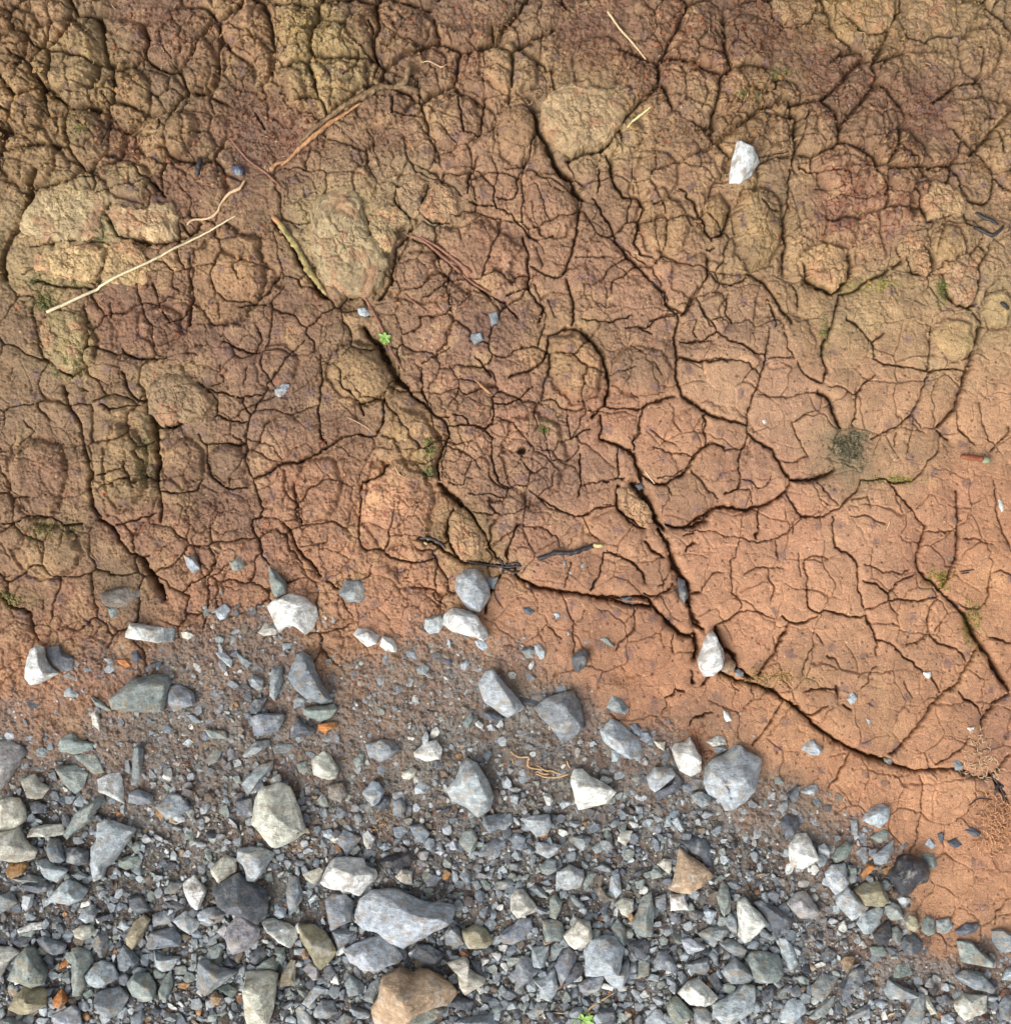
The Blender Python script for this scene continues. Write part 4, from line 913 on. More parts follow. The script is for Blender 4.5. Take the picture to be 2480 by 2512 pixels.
# crumbs: rounded aggregates of three sizes
def cobbles(cell, amp, seed, warp):
    qx = GX + warp * fbm(GX, GY, cell * 0.5, 3, seed + 5); qy = GY + warp * fbm(GX, GY, cell * 0.5, 3, seed + 6)
    f1, gap, idn = worley(qx, qy, cell, seed)
    dome = np.sqrt(np.clip(1 - (f1 / (cell * 0.78)) ** 2, 0, 1)) * smooth(-cell * 0.2, cell * 0.25, gap)
    return amp * dome * (0.35 + 0.95 * idn), idn, gap
cb1, idc1, g1 = cobbles(66, 15, 401, 22); cb2, idc2, g2 = cobbles(27, 7.0, 431, 9); cb3, idc3, g3 = cobbles(11, 3.4, 461, 4)
pl3, idp3, gp3 = pillows(104, 851, 30, 20, 4.2, 20); pl4, idp4, gp4 = pillows(44, 861, 13, 8, 2.4, 8)
CHUNK = smooth(0.22, 0.46, vnoise(GX / 125 + .22 * fbm(GX, GY, 30, 3, 872), GY / 125, 871)).astype(np.float32)
Z += CRUMB * (CHUNK * (pl3 + 0.7 * pl4 + 0.35 * cb1 + 2) - 6 + (0.45 + 0.35 * CHUNK) * cb2 + 1.0 * cb3 + 1.2 * fbm(GX, GY, 15, 4, 471, 0.5) + 1.2 * fbm(GX, GY, 5, 2, 472) + 8 * fbm(GX, GY, 110, 2, 481))
midc = (1 - CRUMB) * (1 - SMOOTHC) * clayw * smooth(0.35, 0.75, vnoise(GX / 90, GY / 90, 488))
Z += midc * (cb2 * 0.5 + cb3 * 0.3 - 2.2)
# muddy bed of the gravel: low, gritty
Z += COV * (-8 + 3.0 * fbm(GX, GY, 30, 4, 501, 0.6)) + smooth(0.03, 0.3, COV) * (1.0 * cb3 + 0.45 * cb2 + 2.4 * fbm(GX, GY, 7, 3, 511) + 3.0 * fbm(GX, GY, 18, 3, 512, .6) - 2)
BTINT = []
for b_ in BLOCKS.replace('\n', ';').split(';'):
    p_ = list(map(float, b_.split(',')))
    bx, by, brx, bry, bh, brot = p_[:6]
    i0, i1 = np.searchsorted(ax, bx - 1.7 * max(brx, bry)), np.searchsorted(ax, bx + 1.7 * max(brx, bry)); j0, j1 = np.searchsorted(ay, by - 1.7 * max(brx, bry)), np.searchsorted(ay, by + 1.7 * max(brx, bry))
    X_ = GX[i0:i1, j0:j1]; Y_ = GY[i0:i1, j0:j1]; ca, sa = math.cos(math.radians(brot)), math.sin(math.radians(brot))
    u_ = ((X_ - bx) * ca + (Y_ - by) * sa) / brx; v_ = (-(X_ - bx) * sa + (Y_ - by) * ca) / bry
    # angular blob: a polygon norm, ragged by noise
    k_ = 6 + int(bx) % 3; ang = np.arctan2(v_, u_) + bx
    d_ = np.hypot(u_, v_) * np.cos((ang % (2 * math.pi / k_)) - math.pi / k_) / math.cos(math.pi / k_ * .7)
    d_ = d_ + 0.16 * fbm(X_, Y_, 30, 4, int(bx) + 900, .6) + 0.05 * fbm(X_, Y_, 7, 2, int(by) + 900)
    sz = min(brx, bry)
    m_ = smooth(1.0, 1.0 - 9.0 / sz, d_)
    dome = np.sqrt(np.clip(1.05 - d_ ** 2, 0, 1))
    w_ = (0.5 + 0.5 * (1 - SMOOTHC[i0:i1, j0:j1]))
    Z[i0:i1, j0:j1] += w_ * bh * (0.45 * m_ + 0.75 * dome) - w_ * 0.9 * bh * np.exp(-((d_ - 1.03) / (3.4 / sz)) ** 2)
    if len(p_) > 6: BTINT.append((i0, i1, j0, j1, m_, p_[6:9]))
# worm hole, hollow beneath the mossy clod, hollow under the orange rock, reddish hollow, step of the crust at the lower rim
def dent(tagc, x, y, r, depth, p=2.0, sx=1.0, sy=1.0):
    (qx, qy), = sheet_pts(tagc, f'{x},{y}')
    global Z
    Z -= depth * np.exp(-(np.hypot((PX - qx) / sx, (PY - qy) / sy) / r) ** p)
dent('U', 400, 860, 12, 16, 3, 1, 2.2); dent('V', 690, 520, 12, 16, 3, 1, 2); dent('V', 640, 760, 26, 10, 3); dent('E', 1140, 722, 7, 34, 4); dent('E', 1160, 700, 16, 4); dent('B', 150, 1765, 22, 22, 3, 1.3, 0.8)
dent('C', 1250, 1500, 60, 12); dent('B', 440, 1330, 16, 20, 3); dent('D', 1450, 905, 10, 14, 3); dent('E', 340, 830, 11, 12, 3)
dent('E', 820, 1030, 20, 14); dent('E', 1140, 880, 16, 5); dent('E', 1140, 1010, 24, 5, 3, 1.5, 0.8); dent('F', 1550, 650, 26, 12); dent('R', 780, 480, 14, 20, 3, 0.6, 1.6)
dent('J', 120, 620, 14, 8, 3, 2, 1); dent('A', 100, 1640, 18, 16); dent('C', 800, 1550, 22, 14, 3, 0.8, 1.4); dent('P', 120, 820, 30, 4)
dent('A', 1050, 1150, 60, 12); dent('A', 1500, 900, 70, 12); dent('K', 1600, 300, 30, 6)
def mound(tagc, x, y, r, h, p=2.6, sx=1.0, sy=1.0): dent(tagc, x, y, r, -h, p, sx, sy)
mound('A', 1800, 420, 62, 16, 3, 0.9, 1.4); mound('B', 110, 260, 46, 14, 3); mound('B', 430, 180, 50, 10); mound('A', 480, 280, 60, 16); mound('A', 500, 620, 66, 14, 3, 1, 1.2)
mound('A', 80, 500, 45, 12); mound('A', 1000, 800, 50, 12); mound('A', 1400, 1500, 62, 12, 3); mound('D', 700, 640, 40, 9, 3, .9, 1.5); mound('D', 720, 980, 40, 10, 3)
mound('B', 1120, 760, 38, 9, 3, 0.9, 1.3); mound('B', 1500, 1000, 26, 6); mound('C', 620, 1300, 44, 14, 3, .9, 1.3); mound('C', 350, 1260, 26, 10, 3, .8, 1.3); mound('C', 230, 900, 34, 8)
mound('C', 1450, 960, 40, 12); mound('C', 1800, 650, 40, 12); mound('F', 1560, 130, 34, 8, 4); mound('E', 450, 560, 44, 9, 3, .8, 1.3); mound('E', 1480, 230, 42, 12, 3, 1, 1.2); mound('E', 210, 260, 44, 10, 3, 1, .9)
mound('E', 430, 1050, 48, 8, 3, .9, 1.3); mound('E', 60, 950, 44, 7, 3); mound('F', 130, 880, 70, 8, 3, 1.1, .8); mound('F', 1380, 750, 60, 7)

for (mq, mxx, myy, mr_) in (('F', 960, 720, 46), ('E', 600, 780, 30), ('A', 560, 1350, 26)):
    (qx, qy), = sheet_pts(mq, f'{mxx},{myy}')
    mk = smooth(1.1, 0.6, np.hypot(GX - qx, GY - qy) / mr_ + 0.5 * fbm(GX, GY, 14, 3, 761))
    Z += mk * (4.0 * fbm(GX, GY, 7, 3, 771, .65) + 0.9 * cb3 - 2)
# ---- colour of the soil itself
TP = []; TV = []
for row in TINT.replace('\n', ';').split(';'):
    if not row.strip(): continue
    a, b = row.split(' ')[:2]
    TP.append(tuple(map(float, a.split(',')))); TV.append(lin(list(map(float, b.split(',')))))
TV = np.array(TV)
cx = GX + 26 * fbm(GX, GY, 70, 4, 601, 0.6); cy = GY + 26 * fbm(GX, GY, 70, 4, 611, 0.6)
CLR = idw(cx, cy, TP, TV, 4.0).astype(np.float32)
ALB = 1.0
lum = (CLR @ np.array([.3, .6, .1], np.float32))[..., None]; CLR = (lum + (CLR - lum) * 0.79) * np.array([0.955, 1.0, 0.93], np.float32) * (1 - 0.17 * SMOOTHC * (1 - COV))[..., None]
CLR = CLR * 0.82 + 0.18 * lin((146, 110, 82)).astype(np.float32)
def tintmix(mask, rgb, amount):
    global CLR
    m = (mask * amount)[..., None]
    CLR = CLR * (1 - m) + lin(rgb).astype(np.float32) * m
for i0, i1, j0, j1, m_, rgb_ in BTINT:
    mm = (m_ * 0.55 * (0.6 + 0.4 * smooth(-.3, .3, fbm(GX[i0:i1, j0:j1], GY[i0:i1, j0:j1], 14, 3, 881))))[..., None]
    CLR[i0:i1, j0:j1] = CLR[i0:i1, j0:j1] * (1 - mm) + lin(rgb_).astype(np.float32) * mm
# raised clods are of an older ochre crust, the loose soil between them is redder
tintmix(CRUMB * CHUNK, (144, 120, 84), 0.15); tintmix(CRUMB * (1 - CHUNK), (108, 80, 62), 0.3)
# patchy crust: paler ochre film and redder clay, by their own noise
na = fbm(GX, GY, 48, 5, 621, 0.62); nb = fbm(GX, GY, 85, 5, 631, 0.6); nc = fbm(GX, GY, 19, 4, 641, 0.6)
CLR *= (1 + 0.18 * na[..., None] + 0.16 * nc[..., None])
tintmix(smooth(0.12, 0.42, na) * (1 - COV), (166, 138, 98), 0.36 * (0.35 + 0.65 * (1 - SMOOTHC)))
tintmix(smooth(0.15, 0.45, nb) * (1 - COV), (156, 112, 84), 0.2)
tintmix(smooth(0.18, 0.42, -nb) * (1 - COV), (112, 90, 74), 0.22 * (1 - 0.6 * SMOOTHC))
# grain-by-grain tint of the aggregates
CLR *= (1 + CRUMB * (0.2 * (idc2 - 0.5) + 0.25 * (idc3 - 0.5) + 0.25 * (idp3 - 0.5)) + LUMP * (0.22 * (idp1 - 0.5) + 0.16 * (idp2 - 0.5)))[..., None]
CLR *= (1 + clayw * (0.12 * (ida - 0.5) + 0.10 * (idb - 0.5)))[..., None]
# manganese blots and small pits of the crust
f1s, gs, ids = worley(GX + 5 * fbm(GX, GY, 14, 2, 651), GY + 5 * fbm(GX, GY, 14, 2, 652), 46, 655)
blot = smooth(11, 5, f1s + 5 * fbm(GX, GY, 9, 3, 653)) * (ids > 0.66)
tintmix(blot * (1 - COV), (98, 76, 74), 0.6)
f1t, gt, idt = worley(GX, GY, 17, 665)
pit = smooth(2.6, 1.2, f1t + 1.2 * fbm(GX, GY, 5, 2, 666)) * (idt > 0.72) * (1 - COV)
tintmix(pit, (70, 44, 38), 0.75); Z -= pit * 1.6
f1u, gu, idu = worley(GX, GY, 23, 675)
tintmix(smooth(2.2, 1.0, f1u) * (idu > 0.84) * (1 - COV), (206, 168, 128), 0.6)
tintmix(smooth(5, 2.5, f1u) * (idu < 0.008) * (1 - COV), (158, 74, 46), 0.6)
# moss and algae films where the photo has them (own outlines)
MOSS = []
def film(tagc, x, y, r, rgb, amt, sx=1.0, sy=1.0, spotty=0.75):
    amt *= 0.72; MOSS.append((tagc, x, y, r, rgb, sx, sy))
    (qx, qy), = sheet_pts(tagc, f'{x},{y}')
    d = np.hypot((GX - qx) / sx, (GY - qy) / sy) / r
    tintmix(smooth(1.15, 0.6, d + 0.85 * fbm(GX, GY, 20, 5, 701, .65)) * (1 - spotty + spotty * smooth(-0.2, 0.35, fbm(GX, GY, 7, 3, 711))), rgb, amt)
[film('F', a_, b_, r_, (108, 100, 76), 0.8, sx_, sy_) for a_, b_, r_, sx_, sy_ in ((880, 650, 17, 1, 1.1), (1010, 640, 22, 1.3, .7), (950, 750, 27, 1.2, .8), (1060, 830, 13, 1.2, 1))]
film('F', 960, 710, 36, (74, 72, 52), 0.5, 1.2, .9, 1.0); film('E', 1280, 590, 14, (92, 108, 44), 0.75); film('E', 600, 740, 30, (112, 110, 62), 0.6, .6, 1.6)
film('E', 600, 860, 16, (84, 92, 52), 0.6); film('D', 850, 760, 26, (104, 100, 56), 0.6, .7, 2.4); film('D', 380, 240, 34, (118, 116, 62), 0.6); film('D', 300, 1190, 30, (116, 108, 58), 0.5, 2, .6)
film('A', 560, 1350, 26, (104, 112, 70), 0.65, 1.3, 1); film('A', 300, 1640, 36, (100, 102, 58), 0.6, 2.2, .5); film('A', 260, 1760, 24, (108, 110, 62), 0.5); film('P', 1540, 130, 26, (110, 104, 44), 0.6, .7, 2.0)
film('F', 1500, 1480, 22, (128, 116, 48), 0.6, 1.6, 1); film('F', 820, 80, 20, (112, 108, 56), 0.6, .5, 2.4); film('R', 1120, 1480, 20, (92, 96, 44), 0.7, .8, 1.4); film('R', 200, 1420, 30, (140, 136, 62), 0.55, 2, .6)
film('C', 780, 430, 22, (112, 112, 56), 0.5, 1.8, .7); film('C', 560, 560, 18, (96, 100, 52), 0.5, 1.6, .8); film('D', 60, 1600, 26, (118, 112, 58), 0.5, 2, .7); film('A', 470, 750, 26, (112, 108, 60), 0.5)
film('F', 1240, 900, 20, (128, 118, 60), 0.5, 3, .5); film('J', 1450, 620, 26, (140, 116, 62), 0.35, 4, 1); film('C', 200, 1780, 1, (0, 0, 0), 0)
# grey silt between the chips
tintmix(smooth(0.08, 0.4, COV), (96, 92, 88), 0.5)
tintmix(smooth(0.7, 1, COV), (62, 57, 53), 0.6)
tintmix(smooth(-0.1, 0.4, fbm(GX, GY, 34, 4, 721)) * smooth(0.15, 0.5, COV), (112, 108, 102), 0.6)
tintmix(smooth(0.1, 0.5, fbm(GX, GY, 44, 4, 731)) * smooth(0.2, 0.6, COV), (88, 58, 42), 0.5)
CLR = np.clip(CLR, 0.01, 0.8)
# damp plot is level at its edge: fade the relief far away
Zm = (Z * U).astype(np.float32)

vid = np.arange(NX * NY, dtype=np.int32).reshape(NX, NY)
faces = np.stack([vid[:-1, 1:], vid[1:, 1:], vid[1:, :-1], vid[:-1, :-1]], -1).reshape(-1, 4)
verts = np.stack([wx(GX), wy(GY), Zm], -1).reshape(-1, 3)
ground = mesh_from_arrays('ground', verts, faces, M_CLAY, True, CLR.reshape(-1, 3))
tag(ground, kind='structure')
del verts, faces

def ground_z(x, y):
    """height in plot units"""
    i = np.clip(np.searchsorted(ax, x) - 1, 0, NX - 2); j = np.clip(np.searchsorted(ay, y) - 1, 0, NY - 2)
    return Z[i, j]

# ---------------------------------------------------------------- stones
def poly_area(p):
    return 0.5 * sum(p[i][0] * p[(i + 1) % len(p)][1] - p[(i + 1) % len(p)][0] * p[i][1] for i in range(len(p)))

def poly_radius(poly, th):
    """distance from the origin to the outline in direction th"""
    dx, dy = math.cos(th), math.sin(th); best = 0
    for i in range(len(poly)):
        x1, y1 = poly[i]; x2, y2 = poly[(i + 1) % len(poly)]
        ex, ey = x2 - x1, y2 - y1
        den = dx * ey - dy * ex
        if abs(den) < 1e-9: continue
        t = (x1 * ey - y1 * ex) / den; s = (x1 * dy - y1 * dx) / den
        if t > 0 and -1e-6 <= s <= 1 + 1e-6: best = max(best, t)
    return best

def centroid(p):
    A = poly_area(p); cx = cy = 0
    for i in range(len(p)):
        x0, y0 = p[i]; x1, y1 = p[(i + 1) % len(p)]
        c = x0 * y1 - x1 * y0; cx += (x0 + x1) * c; cy += (y0 + y1) * c
    return cx / (6 * A), cy / (6 * A)

def inpoly(poly, x, y):
    x = np.asarray(x, float); y = np.asarray(y, float); r = np.zeros(x.shape, bool)
    n = len(poly)
    for i in range(n):
        x1, y1 = poly[i]; x2, y2 = poly[(i + 1) % n]
        c = ((y1 > y) != (y2 > y)) & (x < (x2 - x1) * (y - y1) / (y2 - y1 + 1e-12) + x1)
        r ^= c
    return r

def make_stone(name, poly, hfac, seed, mat, zc, rounded=False, grow=1.03):
    """poly in plot units (plot axes); the stone is the hull of facets over that outline"""
    R = random.Random(seed)
    cx, cy = centroid(poly)
    loc = [((x - cx), -(y - cy)) for x, y in poly]
    wdt = math.sqrt(abs(poly_area(poly)))
    h = max(hfac, 0.1) * wdt
    tx, ty = R.uniform(-0.42, 0.42), R.uniform(-0.42, 0.42)
    bm = bmesh.new()
    P = []
    n = len(loc)
    # a few corners of the upper face; the rest of the rim falls away in broken facets
    ntop = R.choice((3, 3, 4, 4, 5)); off_i = R.randrange(n)
    tops = {(off_i + round(k * n / ntop)) % n for k in range(ntop)}
    for i, (x, y) in enumerate(loc):
        x *= grow; y *= grow
        e = R.uniform(0.0, 0.42) * h
        P += [(x * 0.88, y * 0.88, -0.6 * h), (x, y, e - 0.15 * h)]
        if R.random() < 0.35 or rounded:
            k = R.uniform(0.86, 0.96); P.append((x * k, y * k, e + h * R.uniform(0.15, 0.4)))
        if i in tops or rounded:
            k = R.uniform(0.35, 0.86) if not rounded else R.uniform(.5, .7)
            P.append((x * k, y * k, h * R.uniform(0.62, 1.0) + (tx * x + ty * y)))
    rx, ry = R.uniform(-.3, .3) * wdt, R.uniform(-.3, .3) * wdt
    P.append((rx, ry, h * R.uniform(0.95, 1.25)))
    if R.random() < .5: P.append((-rx * .6, -ry * .8, h * R.uniform(0.9, 1.15)))
    for p in P: bm.verts.new(p)
    res = bmesh.ops.convex_hull(bm, input=bm.verts)
    bmesh.ops.delete(bm, geom=[g for g in set(res['geom_interior']) | set(res['geom_unused']) if isinstance(g, bmesh.types.BMVert)], context='VERTS')
    bmesh.ops.dissolve_limit(bm, angle_limit=math.radians(5), verts=bm.verts, edges=bm.edges)
    bv = wdt * (0.11 if rounded else R.uniform(0.008, 0.018))
    bmesh.ops.bevel(bm, geom=list(bm.edges), offset=bv, segments=2 if rounded else 1, profile=0.6, affect='EDGES', clamp_overlap=True)
    bmesh.ops.triangulate(bm, faces=bm.faces)
    # even out the triangles: split long edges
    lim = max(wdt / 11.0, 2.0)
    for _ in range(5):
        long = [e for e in bm.edges if e.calc_length() > lim * 1.5]
        if not long or len(bm.verts) > 1800: break
        bmesh.ops.subdivide_edges(bm, edges=long, cuts=1)
        bmesh.ops.triangulate(bm, faces=bm.faces)
    # bend to the true outline where it is hollow
    hull = [(v.co.x, v.co.y) for v in bm.verts]
    nb = 48
    hr = [0.0] * nb
    for x, y in hull:
        k = int((math.atan2(y, x) / (2 * math.pi) % 1) * nb) % nb
        hr[k] = max(hr[k], math.hypot(x, y))
    conv = convex_outline(loc)
    off = Vector((R.uniform(-50, 50), R.uniform(-50, 50), R.uniform(-50, 50)))
    bm.normal_update()
    for v in bm.verts:
        x, y = v.co.x, v.co.y
        r = math.hypot(x, y)
        if r > 1e-3:
            th = math.atan2(y, x)
            a = poly_radius(loc, th); b = poly_radius(conv, th)
            if a > 0 and b > 0 and a < b * 0.99:
                k = 1 - (1 - a / b) * min(1, r / b) ** 1.0
                v.co.x *= k; v.co.y *= k
    for v in bm.verts:
        q = v.co / wdt * 2.4 + off
        d = mnoise.fractal(q, 0.8, 2.2, 4) * 0.034 * wdt + mnoise.noise(v.co * 0.30 + off) * 0.6
        v.co += v.normal * d
    for v in bm.verts: v.co *= U
    me = bpy.data.meshes.new(name); bm.to_mesh(me); bm.free()
    me.polygons.foreach_set('use_smooth', [True] * len(me.polygons))
    me.materials.append(mat)
    o = bpy.data.objects.new(name, me); COL.objects.link(o)
    o.location = (wx(cx), wy(cy), zc * U)
    return o, h

def convex_outline(pts):
    p = sorted(set(pts))
    def half(seq):
        r = []
        for q in seq:
            while len(r) > 1 and (r[-1][0] - r[-2][0]) * (q[1] - r[-2][1]) - (r[-1][1] - r[-2][1]) * (q[0] - r[-2][0]) <= 0: r.pop()
            r.append(q)
        return r
    a = half(p); b = half(p[::-1])
    return a[:-1] + b[:-1]

SL = []
for ln in STONES.strip().splitlines():
    body, nick = ln.split(';', 1)
    tg, ck, rest = body.split(' ', 2)
    poly = sheet_pts(tg, rest)
    if poly_area(poly) < 0: poly = poly[::-1]
    SL.append({'c': ck[0], 'h': float(ck[1:]), 'p': poly, 'nick': nick.strip(), 'a': abs(poly_area(poly)), 'ctr': centroid(poly)})
SL.sort(key=lambda s: -(s['a'] + (1e6 if s['nick'] else 0)))
THINGS, REST = SL[:299], SL[299:]
THINGS.sort(key=lambda s: -s['a'])

# ---- labels: what a stone looks like, then the named neighbour it lies beside
def shape_word(s):
    p = s['p']; cx, cy = s['ctr']
    v = np.array(p) - np.array([cx, cy]); ev, evec = np.linalg.eigh(v.T @ v / len(p)); asp = math.sqrt(ev[1] / max(ev[0], 1e-6))
    s['asp'] = asp
    if asp > 2.3: return 'long thin'
    if asp > 1.65: return 'elongated'
    if len(p) == 3: return 'triangular'
    if len(p) == 4: return 'four-sided' if asp > 1.25 else 'squarish'
    return 'blocky' if asp < 1.2 else 'angular'
def size_word(a):
    r = math.sqrt(a)
    return 'large' if r > 62 else 'medium-sized' if r > 42 else 'small' if r > 26 else 'tiny'
def direction(dx, dy):
    k = int(((math.degrees(math.atan2(-dy, dx)) + 22.5) % 360) // 45)
    return ['right of', 'above and right of', 'above', 'above and left of', 'left of', 'below and left of', 'below', 'below and right of'][k]
LM = [s for s in THINGS if s['nick'] and not any(w in s['nick'] for w in (' on ', ' in ', ' with ', ' beside ', ' below ', ' left of ', ' at ', ' near ', ' lying '))]
used = set()
for s in THINGS:
    if s['nick'] and s not in LM:
        s['label'] = s['nick']; used.add(s['label'])
for s in LM:
    o = sorted((t for t in LM if t is not s), key=lambda t: math.dist(t['ctr'], s['ctr']))
    near = direction(s['ctr'][0] - o[0]['ctr'][0], s['ctr'][1] - o[0]['ctr'][1])
    s['label'] = f"{s['nick']} {near} the {o[0]['nick']}"; used.add(s['label'])
def two(c): return PAL[c][3]
def short(t): return t
for s in THINGS:
    if s['nick']: continue
    o = sorted(LM, key=lambda t: max(0, math.dist(t['ctr'], s['ctr']) - 0.5 * math.sqrt(t['a'])))
    dx, dy = s['ctr'][0] - o[0]['ctr'][0], s['ctr'][1] - o[0]['ctr'][1]
    gapd = math.hypot(dx, dy) - 0.55 * (math.sqrt(s['a']) + math.sqrt(o[0]['a']))
    near = 'just ' if gapd < 9 else ''
    cands = []
    base = f"{size_word(s['a'])} {two(s['c'])} {shape_word(s)} stone"
    cands.append(f"{base} {near}{direction(dx, dy)} the {o[0]['nick']}")
    for k in (1, 2, 3):
        cands.append(f"{base} between the {o[0]['nick']} and the {o[k]['nick']}")
    for k in (1, 2, 3):
        cands.append(f"{base} {direction(s['ctr'][0]-o[k]['ctr'][0], s['ctr'][1]-o[k]['ctr'][1])} the {o[k]['nick']}")
    for c in cands:
        if c not in used and len(c.replace('-', '-').split()) <= 16: s['label'] = c; break
    else: s['label'] = cands[0]
    used.add(s['label'])

# occupancy map of the named stones, 2 plot units per cell
OCC = 2.0; OX0, OY0 = -400.0, -100.0
ON = (int((W + 800) / OCC), int((H + 500) / OCC))
occ = np.zeros(ON, np.uint8)
OGX, OGY = np.meshgrid(OX0 + (np.arange(ON[0]) + .5) * OCC, OY0 + (np.arange(ON[1]) + .5) * OCC, indexing='ij')
def stamp(poly, val):
    xs = [p[0] for p in poly]; ys = [p[1] for p in poly]
    i0, i1 = max(0, int((min(xs) - OX0) / OCC)), min(ON[0], int((max(xs) - OX0) / OCC) + 2)
    j0, j1 = max(0, int((min(ys) - OY0) / OCC)), min(ON[1], int((max(ys) - OY0) / OCC) + 2)
    if i1 <= i0 or j1 <= j0: return
    m = inpoly(poly, OGX[i0:i1, j0:j1], OGY[i0:i1, j0:j1])
    occ[i0:i1, j0:j1][m] = val

for n, s in enumerate(SL):
    cx, cy = s['ctr']
    wd = math.sqrt(s['a'])
    cv = float(cover_at(np.array([cx]), np.array([cy]))[0])
    xs = np.array([p[0] for p in s['p']]); ys = np.array([p[1] for p in s['p']])
    gz = float(np.median([ground_z(x, y) for x, y in zip(np.r_[xs, cx], np.r_[ys, cy])]))
    gz = max(gz, -14)
    zc = gz + (0.10 * s['h'] * wd if cv < 0.5 else 0.30 * s['h'] * wd + 3.0)
    s['z'] = zc; s['grow'] = 1.06 if cv > 0.55 else 1.03
    c = lin(PAL[s['c']][:3]) * (1 + 0.16 * (random.random() - 0.5))
    s['mat'] = M_SLATE if s['c'] in 'DK' else M_STONE
    s['rgb'] = np.clip(c * np.array([1 + random.uniform(-.03, .03), 1, 1 + random.uniform(-.04, .04)]), 0.01, 0.75)
    s['seed'] = 1000 + n
    if s in THINGS or True:
        stamp(s['p'], 255)
rest_objs = []
for s in THINGS:
    o, h = make_stone('gravel_stone', s['p'], s['h'] * 1.0, s['seed'], s['mat'], s['z'], rounded='egg' in s['nick'] or 'pebble' in s['nick'] or 'lilac-grey stone' in s['nick'], grow=s['grow'])
    o.color = (*s['rgb'], 1)
    tag(o, s['label'], 'stone', 'stones of the gravel verge')

# ---------------------------------------------------------------- clods
def make_clod(poly, rel, seed, rgb):
    cx, cy = centroid(poly)
    loc = [(x - cx, -(y - cy)) for x, y in poly]
    wd = math.sqrt(abs(poly_area(poly)))
    h = rel * wd
    nA, nR = 150, 44
    th = np.arange(nA) * 2 * math.pi / nA
    R0 = np.array([0.6 * poly_radius(loc, t) + 0.2 * poly_radius(loc, t + 0.06) + 0.2 * poly_radius(loc, t - 0.06) for t in th])
    T = 1 - np.arange(nR) / nR
    X = T[:, None] * (R0 * np.cos(th))[None]; Y = T[:, None] * (R0 * np.sin(th))[None]
    ex = 9 * fbm(X + seed * 91, Y, 16, 4, seed, .6); ey = 9 * fbm(X + seed * 57, Y, 12, 3, seed + 3)
    X = X + ex * smooth(0.5, 1, T)[:, None]; Y = Y + ey * smooth(0.5, 1, T)[:, None]
    prof = (1 - T ** 4.2)[:, None] ** 0.5 + 0 * X
    QX = X + seed * 311.0; QY = Y + seed * 173.0
    def cob(cell, sd):
        f1, gap, idn = worley(QX + cell * .22 * fbm(QX, QY, cell * .4, 3, sd), QY + cell * .22 * fbm(QX, QY, cell * .5, 3, sd + 1), cell, sd + 2)
        return (1 - np.exp(-gap / (cell * .16))) * (.4 + idn), idn
    c1, i1 = cob(34, seed + 10); c2, i2 = cob(14, seed + 20)
    Zc = h * prof * (0.86 + 0.3 * fbm(QX, QY, 46, 3, seed + 30)) + prof ** .6 * (5.4 * c1 + 3.0 * c2 + 1.7 * fbm(QX, QY, 17, 4, seed + 40, .5) + 1.5 * fbm(QX, QY, 4.5, 2, seed + 41) - 3)
    Zc[0] = -12; Zc[1] = np.minimum(Zc[1], 0.25 * h)
    base = lin(rgb); base = (base.mean() + (base - base.mean()) * 0.82) * 1.04
    g = smooth(0.05, 0.4, fbm(QX, QY, 30, 4, seed + 50))[..., None] * 0.4
    r_ = smooth(0.05, 0.4, fbm(QX, QY, 24, 4, seed + 60))[..., None] * 0.5
    K = (1 + 0.22 * fbm(QX, QY, 14, 4, seed + 70) + 0.2 * (i1 - .5) + .14 * (i2 - .5))[..., None]
    Cc = (base * (1 - g) + lin((126, 110, 80)) * g); Cc = (Cc * (1 - r_) + lin((150, 108, 78)) * r_) * K * np.array([1.02, .97, 1.0])
    dk = (worley(QX, QY, 9, seed + 80)[0] < 1.6)[..., None] * 0.5
    Cc = Cc * (1 - dk) + lin((84, 62, 48)) * dk
    V = np.stack([X * U, Y * U, Zc * U], -1).reshape(-1, 3); C = Cc.reshape(-1, 3)
    V = np.vstack([V, V[-nA:].mean(0)[None]]); C = np.vstack([C, C[-1:]])
    F = []
    for r in range(nR - 1):
        for a in range(nA):
            b = (a + 1) % nA
            F += [(r * nA + a, r * nA + b, (r + 1) * nA + b), (r * nA + a, (r + 1) * nA + b, (r + 1) * nA + a)]
    for a in range(nA): F.append(((nR - 1) * nA + a, (nR - 1) * nA + (a + 1) % nA, len(V) - 1))
    o = mesh_from_arrays('clay_clod', V, np.array(F), M_CLAY, True, np.clip(C, 0.01, 0.8))
    gz = np.median([float(ground_z(x, y)) for x, y in poly] + [float(ground_z(cx, cy))])
    o.location = (wx(cx), wy(cy), (gz - 0.5) * U)
    TOPS.append((poly, gz + h * 0.95 + 3))
    return o
TOPS = []
for n, ln in enumerate(CLODS.strip().splitlines()):
    body, lab = ln.split(';')
    hd, rgbs, rest = body.split(' ', 2)
    poly = sheet_pts(hd[0], rest)
    o = make_clod(poly, float(hd[1:]) * 0.5, 31 + n, list(map(float, rgbs.split(','))))
    tag(o, lab.strip(), 'clod', 'loose clods of dried clay')

